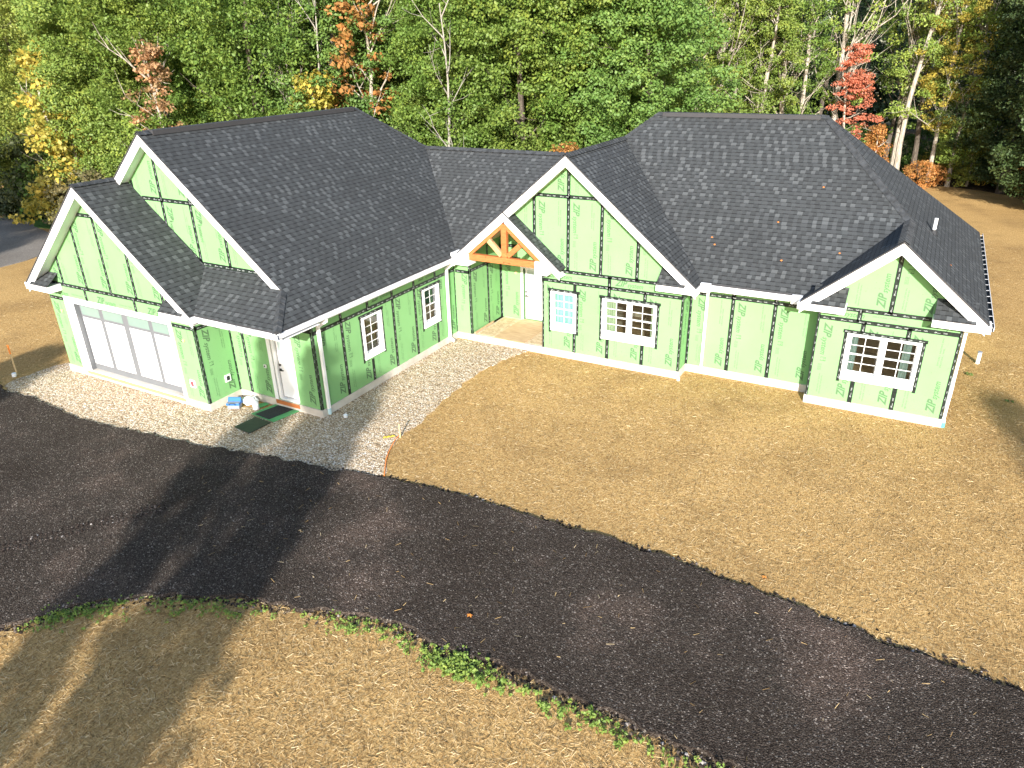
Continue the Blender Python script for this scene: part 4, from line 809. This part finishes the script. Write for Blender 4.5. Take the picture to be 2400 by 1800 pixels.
# rear rows: interchangeable trees
rr_ = np.random.default_rng(5); cnt = 0
for row in range(3):
    for k in range(18):
        x = -62+k*5.4+rr_.uniform(-2, 2); base = np.interp(x, [-65, -38, -30, -15, 0, 8, 14, 30], [10, 12, 17, 25, 38, 47, 47, 36]); y = base+3+row*6.5+rr_.uniform(-2, 2)
        right = x > -4; key = rr_.choice(['tall1', 'tall2', 'slim2', 'slim1', 'fork']) if right else rr_.choice(['oak1', 'oak2', 'oak3', 'oak3'])
        c = [G1, G2, G3, G4, YG][rr_.integers(0, 5)] if (row < 2 and not right) else ((.050, .085, .030) if right else G3)  # right hand trees get a darker leaf colour in place of woodland shade
        tree(key, x, y, rr_.uniform(.85, 1.1), c, 'green tree standing in the crowded rear rows of the woods', 'trees in the rear rows of the woods', cat='tree')
for k in range(14):
    x = 17+k*2.2+rr_.uniform(-.8, .8); y = 38-k*2.0+rr_.uniform(-3, 3)
    tree(rr_.choice(['oak3', 'oak1', 'tall1']), x, y, rr_.uniform(.95, 1.15), (.07, .11, .04), 'dark green tree in the shaded wood at the right edge', 'trees of the shaded wood at right')  # shade of this wood is put into the dark leaf colour
# bushes on the left bank and understory
for k, (key, x, y, s, c, lb) in enumerate([
 ('bush1', -35.4, 6.2, 1.1, BR, 'brown and olive brush at the foot of the left bank'), ('bush1', -40, 7.6, 1.3, G3, 'dark green bush at the left edge below the yellow tree'),
 ('bush1', -31.5, 4.6, 1.15, BR, 'rust tinted bush beside the far drive'), ('bush2', -33.2, 4.8, 1.0, BR, 'low brown bush nearest the far drive'), ('bush1', -28.6, 4.4, 1.1, YG, 'yellow green bush left of the garage gable'),
 ('bush2', -25.8, 2.2, 1.1, G2, 'green bush close behind the small garage gable'), ('bush1', -23.6, 4.6, 1.0, YG, 'yellow flecked bush right behind the big garage gable peak'), ('bush1', -42, 7.0, 1.6, (.08, .10, .04), 'dark olive thicket at the far left edge of the photo'), ('bush1', -38, 7.4, 1.2, BR, 'reddish brown brush at the far left edge')]):
    tree(key, x, y, s, c, lb, cat='bush', name='bush', z=.05)
for k in range(26):
    x = -6+k*1.0+rr_.uniform(-.5, .5); y = np.interp(x, [-6, 0, 8, 12, 16, 22], [30, 37, 44, 44, 41.5, 37])+rr_.uniform(.5, 5)
    tree(rr_.choice(['bush1', 'bush2']), x, y, rr_.uniform(.7, 1.1), [G3, G2, YG, YL, OR, BR][rr_.integers(0, 6)], 'low leafy undergrowth bush between the trunks of the right wood', 'undergrowth bushes of the right wood', cat='bush', name='bush')
# distant mass of woods closing the view, leaf colour darkened for deep shade
r = np.random.default_rng(77); n = 7500; a = r.uniform(-1, 1, n); cx_ = a*95; cy_ = 78-.012*cx_**2*.4+r.uniform(0, 8, n); cz_ = r.uniform(0, 1, n)**.8*14.5
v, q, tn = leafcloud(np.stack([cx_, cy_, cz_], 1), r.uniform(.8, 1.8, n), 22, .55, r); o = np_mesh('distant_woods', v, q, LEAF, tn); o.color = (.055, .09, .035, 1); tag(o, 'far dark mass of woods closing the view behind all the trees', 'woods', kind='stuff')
# shadow casting trees beyond the bottom edge of the photo (out of frame, their shadows cross the drive)
def sh(key, x, y, s, sx=1): tree(key, x, y, s, G3, 'tree standing outside the photo that shades part of the yard', 'trees behind the camera', sx=sx, z=0)
proto('poplar', 14.2, 5.5, round_p(.95), 175, 55, (.3, .6), .15, 41, .13, 16, BARK, limb_el=(1.0, 1.3), llen=.2, shell=.2)
for x, y, k_, s, sx in ((6.7, -36.5, 'poplar', 1.02, .75), (8.1, -35.5, 'poplar', .98, .8), (9.7, -37, 'poplar', .97, .75), (23.9, -22, 'slim1', .64, 1.15), (27, 12, 'oak2', .66, .9), (-8.3, -27.5, 'oak2', .55, .8), (-27, -26, 'oak3', .95, 1), (-33, -24, 'oak1', 1.0, 1)): sh(k_, x, y, s, sx)

# weeds along the lower driveway edge
def weeds(name, line, n, sp, label, size=.05, hh=.10):
    i = rng.integers(0, len(line)-1, n); t_ = rng.random((n, 1)); c = line[i]*(1-t_)+line[i+1]*t_; c = c+rng.normal(0, sp, (n, 2)); keep = fbm(c[:, 0], c[:, 1], 3.0, 2)+rng.normal(0, .9, n) > 0; c = c[keep]
    v, q, tn = leafcloud(np.stack([c[:, 0], c[:, 1], rng.uniform(.02, hh, len(c))], 1), rng.uniform(.03, .09, len(c)), 13, size, rng, .6)
    o = np_mesh(name, v, q, LEAF, tn); o.color = (.19, .28, .06, 1); tag(o, label, 'weeds', kind='stuff')
weeds('green_weeds', lo[2:11]+np.array([.05, -.28]), 620, .16, 'patchy green weeds along the near edge of the driveway', .035, .07); weeds('broadleaf_weeds', lo[9:]+np.array([0, -.32]), 460, .14, 'clumps of brighter broad leaved weeds toward the lower edge of the photo', .045, .12)
# ------------------------------------------------------------------ small things in the yard
def cyl(name, p, q, rad, mat, label, cat, group=None, n=12, smooth=False):
    b = MB(); b.tube([Vector(p)-Vector(p), Vector(q)-Vector(p)], rad, n); o = b.build(name, mat); o.location = p; return tag(o, label, cat, group)
BLUE = simple('blue_cloth', (.03, .14, .42), .7); GREYC = simple('grey_cloth', (.22, .24, .28), .7); PLAST = simple('white_plastic', (.78, .80, .82), .4); YEL = simple('yellow_plastic', (.85, .60, .05), .5); STAKE = simple('raw_wood_stake', (.55, .40, .22), .8)
# tool bag
bag = empty('tool_bag', (-6.42, -8.02, .02), 'blue and grey open tool bag on the gravel by the garage corner', 'bag', rz=.45); bag.scale = (.82, .82, .82)
b = MB(); b.hexa([(-.22, -.13, 0), (.22, -.13, 0), (.22, .13, 0), (-.22, .13, 0), (-.24, -.15, .24), (.24, -.15, .24), (.24, .15, .24), (-.24, .15, .24)]); b.build('body', GREYC, bag, bevel=.03)
b = MB(); b.hexa([(-.25, .02, .24), (.25, .02, .24), (.25, .16, .24), (-.25, .16, .24), (-.24, .10, .38), (.24, .10, .38), (.24, .14, .38), (-.24, .14, .38)]); b.box((-.25, -.157, .15), (.25, .157, .232)); b.build('lid', BLUE, bag, bevel=.015)
b = MB(); b.tube([(-.12, -.16, .18), (-.10, -.24, .27), (.10, -.24, .27), (.12, -.16, .18)], .012, 6); b.build('handle', DARK, bag)
jug = empty('plastic_jug', (-5.75, -7.80, .02), 'white plastic jug standing on gravel beside the blue bag', 'jug')
b = MB(); b.tube([(0, 0, 0), (0, 0, .03), (0, 0, .24), (0, 0, .32), (0, 0, .35)], [.085, .095, .095, .035, .03], 14); b.build('body', PLAST, jug, smooth=True)
b = MB(); b.tube([(0, 0, .35), (0, 0, .385)], .034, 12); b.build('cap', PLAST, jug); b = MB(); b.tube([(.05, 0, .29), (.11, 0, .27), (.10, 0, .16), (.088, 0, .14)], .012, 6); b.build('handle', PLAST, jug)
sk = empty('plastic_sack', (-6.2, -7.62, .02), 'crumpled white plastic sack between the bag and the green wall', 'sack', rz=.3)
bm = bmesh.new(); bmesh.ops.create_icosphere(bm, subdivisions=3, radius=1)
for v_ in bm.verts: k = 1+.18*math.sin(v_.co.x*9+v_.co.z*5)+.12*math.sin(v_.co.y*13-v_.co.z*7); v_.co = Vector((v_.co.x*.24*k, v_.co.y*.13*k, max(-.10, v_.co.z*.14*k)+.10))
me = bpy.data.meshes.new('body'); bm.to_mesh(me); bm.free(); me.materials.append(PLAST); o = bpy.data.objects.new('body', me); COL.objects.link(o); o.parent = sk
# boards laid before the side door
def slab(name, quad, z, th, mat, label, cat, group=None):
    c = Vector((sum(p[0] for p in quad)/4, sum(p[1] for p in quad)/4, z)); b = MB(); q = [(p[0]-c.x, p[1]-c.y) for p in quad]
    b.hexa([(*p, 0) for p in q]+[(*p, th) for p in q]); o = b.build(name, mat, bevel=.003); o.location = c
    if label: tag(o, label, cat, group)
    return o
GB = simple('green_board', (.10, .34, .13), .7, .12, 3); MAT_D = simple('dark_mat', (.030, .034, .036), .8, .3, 20)
slab('green_board', [(-5.62, -8.12), (-4.62, -8.20), (-4.45, -7.33), (-5.45, -7.33)], .03, .018, GB, 'green sheathing board laid on gravel before the side door', 'board')
slab('floor_mat', [(-5.48, -8.10), (-4.84, -8.16), (-4.66, -7.35), (-5.28, -7.36)], .05, .012, MAT_D, 'dark mat lying on the green board before the side door', 'mat')
slab('dark_panel', [(-5.42, -8.95), (-4.72, -9.02), (-4.66, -8.26), (-5.34, -8.22)], .03, .02, simple('olive_panel', (.035, .045, .030), .6, .2, 8), 'dark olive panel lying on gravel below the door mat', 'panel')
slab('board_offcut', [(-5.98, -7.66), (-5.72, -7.74), (-5.62, -7.40), (-5.80, -7.36)], .03, .018, GB, 'small green offcut of board left of the door mat', 'board')
PEACH = STAKE
s1 = empty('survey_stake', (-15.26, -9.62, 0), 'wooden stake with orange painted top at the left edge of the straw', 'stake'); b = MB(); b.beam((0, 0, -.1), (-.03, .02, .75), .05, .03); b.build('shaft', STAKE, s1); b = MB(); b.beam((-.031, .021, .752), (-.045, .03, 1.08), .054, .034); b.build('painted_top', ORANGE, s1)
cyl('pipe_stub', (-15.20, -9.74, 0), (-15.19, -9.74, .12), .07, PLAST, 'white capped pipe stub at the foot of the orange topped stake', 'pipe')
cyl('pipe_stub', (-2.95, -6.98, .02), (-2.93, -7.0, .11), .06, PLAST, 'white pipe stub in gravel beside the wing downspout', 'pipe')
cyl('pipe_stub', (4.93, -.12, 0), (4.93, -.12, .09), .05, PLAST, 'white pipe stub at the foundation step left of the middle downspout', 'pipe')
vp = empty('standpipe', (13.27, 5.51, 0), 'white vertical pipe standing in the straw right of the house', 'pipe'); b = MB(); b.tube([(0, 0, -.1), (0, 0, .38)], .06, 14); b.build('pipe', PLAST, vp); b = MB(); b.tube([(0, 0, .38), (0, 0, .42)], .068, 14); b.build('cap', GREYC, vp)
s2 = empty('short_stake', (-.77, -7.22, 0), 'short thin wooden stake at the edge of gravel and straw', 'stake'); b = MB(); b.beam((0, 0, -.05), (.0, 0, .42), .035, .02); b.build('shaft', STAKE, s2)
fl = empty('marker_ribbon', (-1.02, -7.40, .04), 'crumpled yellow ribbon on gravel beside the short stake', 'ribbon', rz=.8); b = MB()
for i in range(6): b.hexa([(-.16+i*.055, -.03, .01+.02*(i % 2)), (-.105+i*.055, -.035, .01+.02*((i+1) % 2)), (-.105+i*.055, .03, .01+.02*((i+1) % 2)), (-.16+i*.055, .035, .01+.02*(i % 2)), (-.16+i*.055, -.03, .014+.02*(i % 2)), (-.105+i*.055, -.035, .014+.02*((i+1) % 2)), (-.105+i*.055, .03, .014+.02*((i+1) % 2)), (-.16+i*.055, .035, .014+.02*(i % 2))])
b.build('strip', YEL, fl)
b = MB(); b.tube([(-.86, -7.1, .03), (-.80, -7.4, .035), (-.66, -7.75, .03), (-.52, -8.07, .035), (-.34, -8.4, .03), (-.1, -8.75, .035), (.11, -9.05, .03)], .012, 5); o = b.build('orange_cord', ORANGE); tag(o, 'thin orange cord lying on soil from the short stake to the driveway', 'cord')
# fallen leaves
def leaf(x, y, z, s, mat, label, nrm=(0, 0, 1), group=None):
    b = MB(); pts = []
    for k in range(10): a = k*math.pi/5; r_ = s*(1 if k % 2 == 0 else .5); pts.append((r_*math.cos(a), r_*math.sin(a)*.8, .012*(k % 2)))
    for k in range(10): b.face([(0, 0, .008), pts[k], pts[(k+1) % 10]])
    o = b.build('fallen_leaf', mat); o.location = (x, y, z); o.rotation_euler = Vector(nrm).to_track_quat('Z', 'Y').to_euler(); return tag(o, label, 'leaf', group)
LO = simple('orange_leaf', (.65, .22, .04), .6, .3, 20); nf = (0, -Pp, 1)
zf = lambda y: E0+Pp*(y-ye)+.02
for x, y in ((8.0, 3.1), (7.4, .95), (5.2, 1.4), (5.35, 1.2), (8.9, 1.3), (7.0, 2.0)): leaf(x, y, zf(y), .04, LO, 'orange fallen leaf lying on the broad front slope of the right roof', nf, 'orange leaves on the right roof')
leaf(11.7, 1.6, E0+Pp*(xre-11.7)+.02, .04, LO, 'orange fallen leaf on the narrow roof slope nearest the right gutter', (Pp, 0, 1))
leaf(4.73, -12.34, .12, .07, LO, 'orange fallen leaf alone on the dark driveway near the weeds'); leaf(9.34, -8.59, .04, .06, LO, 'orange fallen leaf on straw just above the driveway at right')
LG = simple('green_leaf', (.16, .30, .05), .6, .3, 20)
for (x, y, s, lb) in ((13.0, 4.3, .10, 'small green seedling on straw left of the white standpipe'), (14.0, 2.6, .10, 'small green seedling on straw right of the meter box')):
    rt_ = empty('seedling', (x, y, 0), lb, 'plant'); v, q, tn = leafcloud(np.array([[0, 0, .06], [.08, .03, .05], [-.06, .02, .07]]), np.array([.07, .06, .05]), 8, .055, rng); o = np_mesh('foliage', v, q, LEAF, tn, rt_); o.color = (.12, .17, .05, 1)
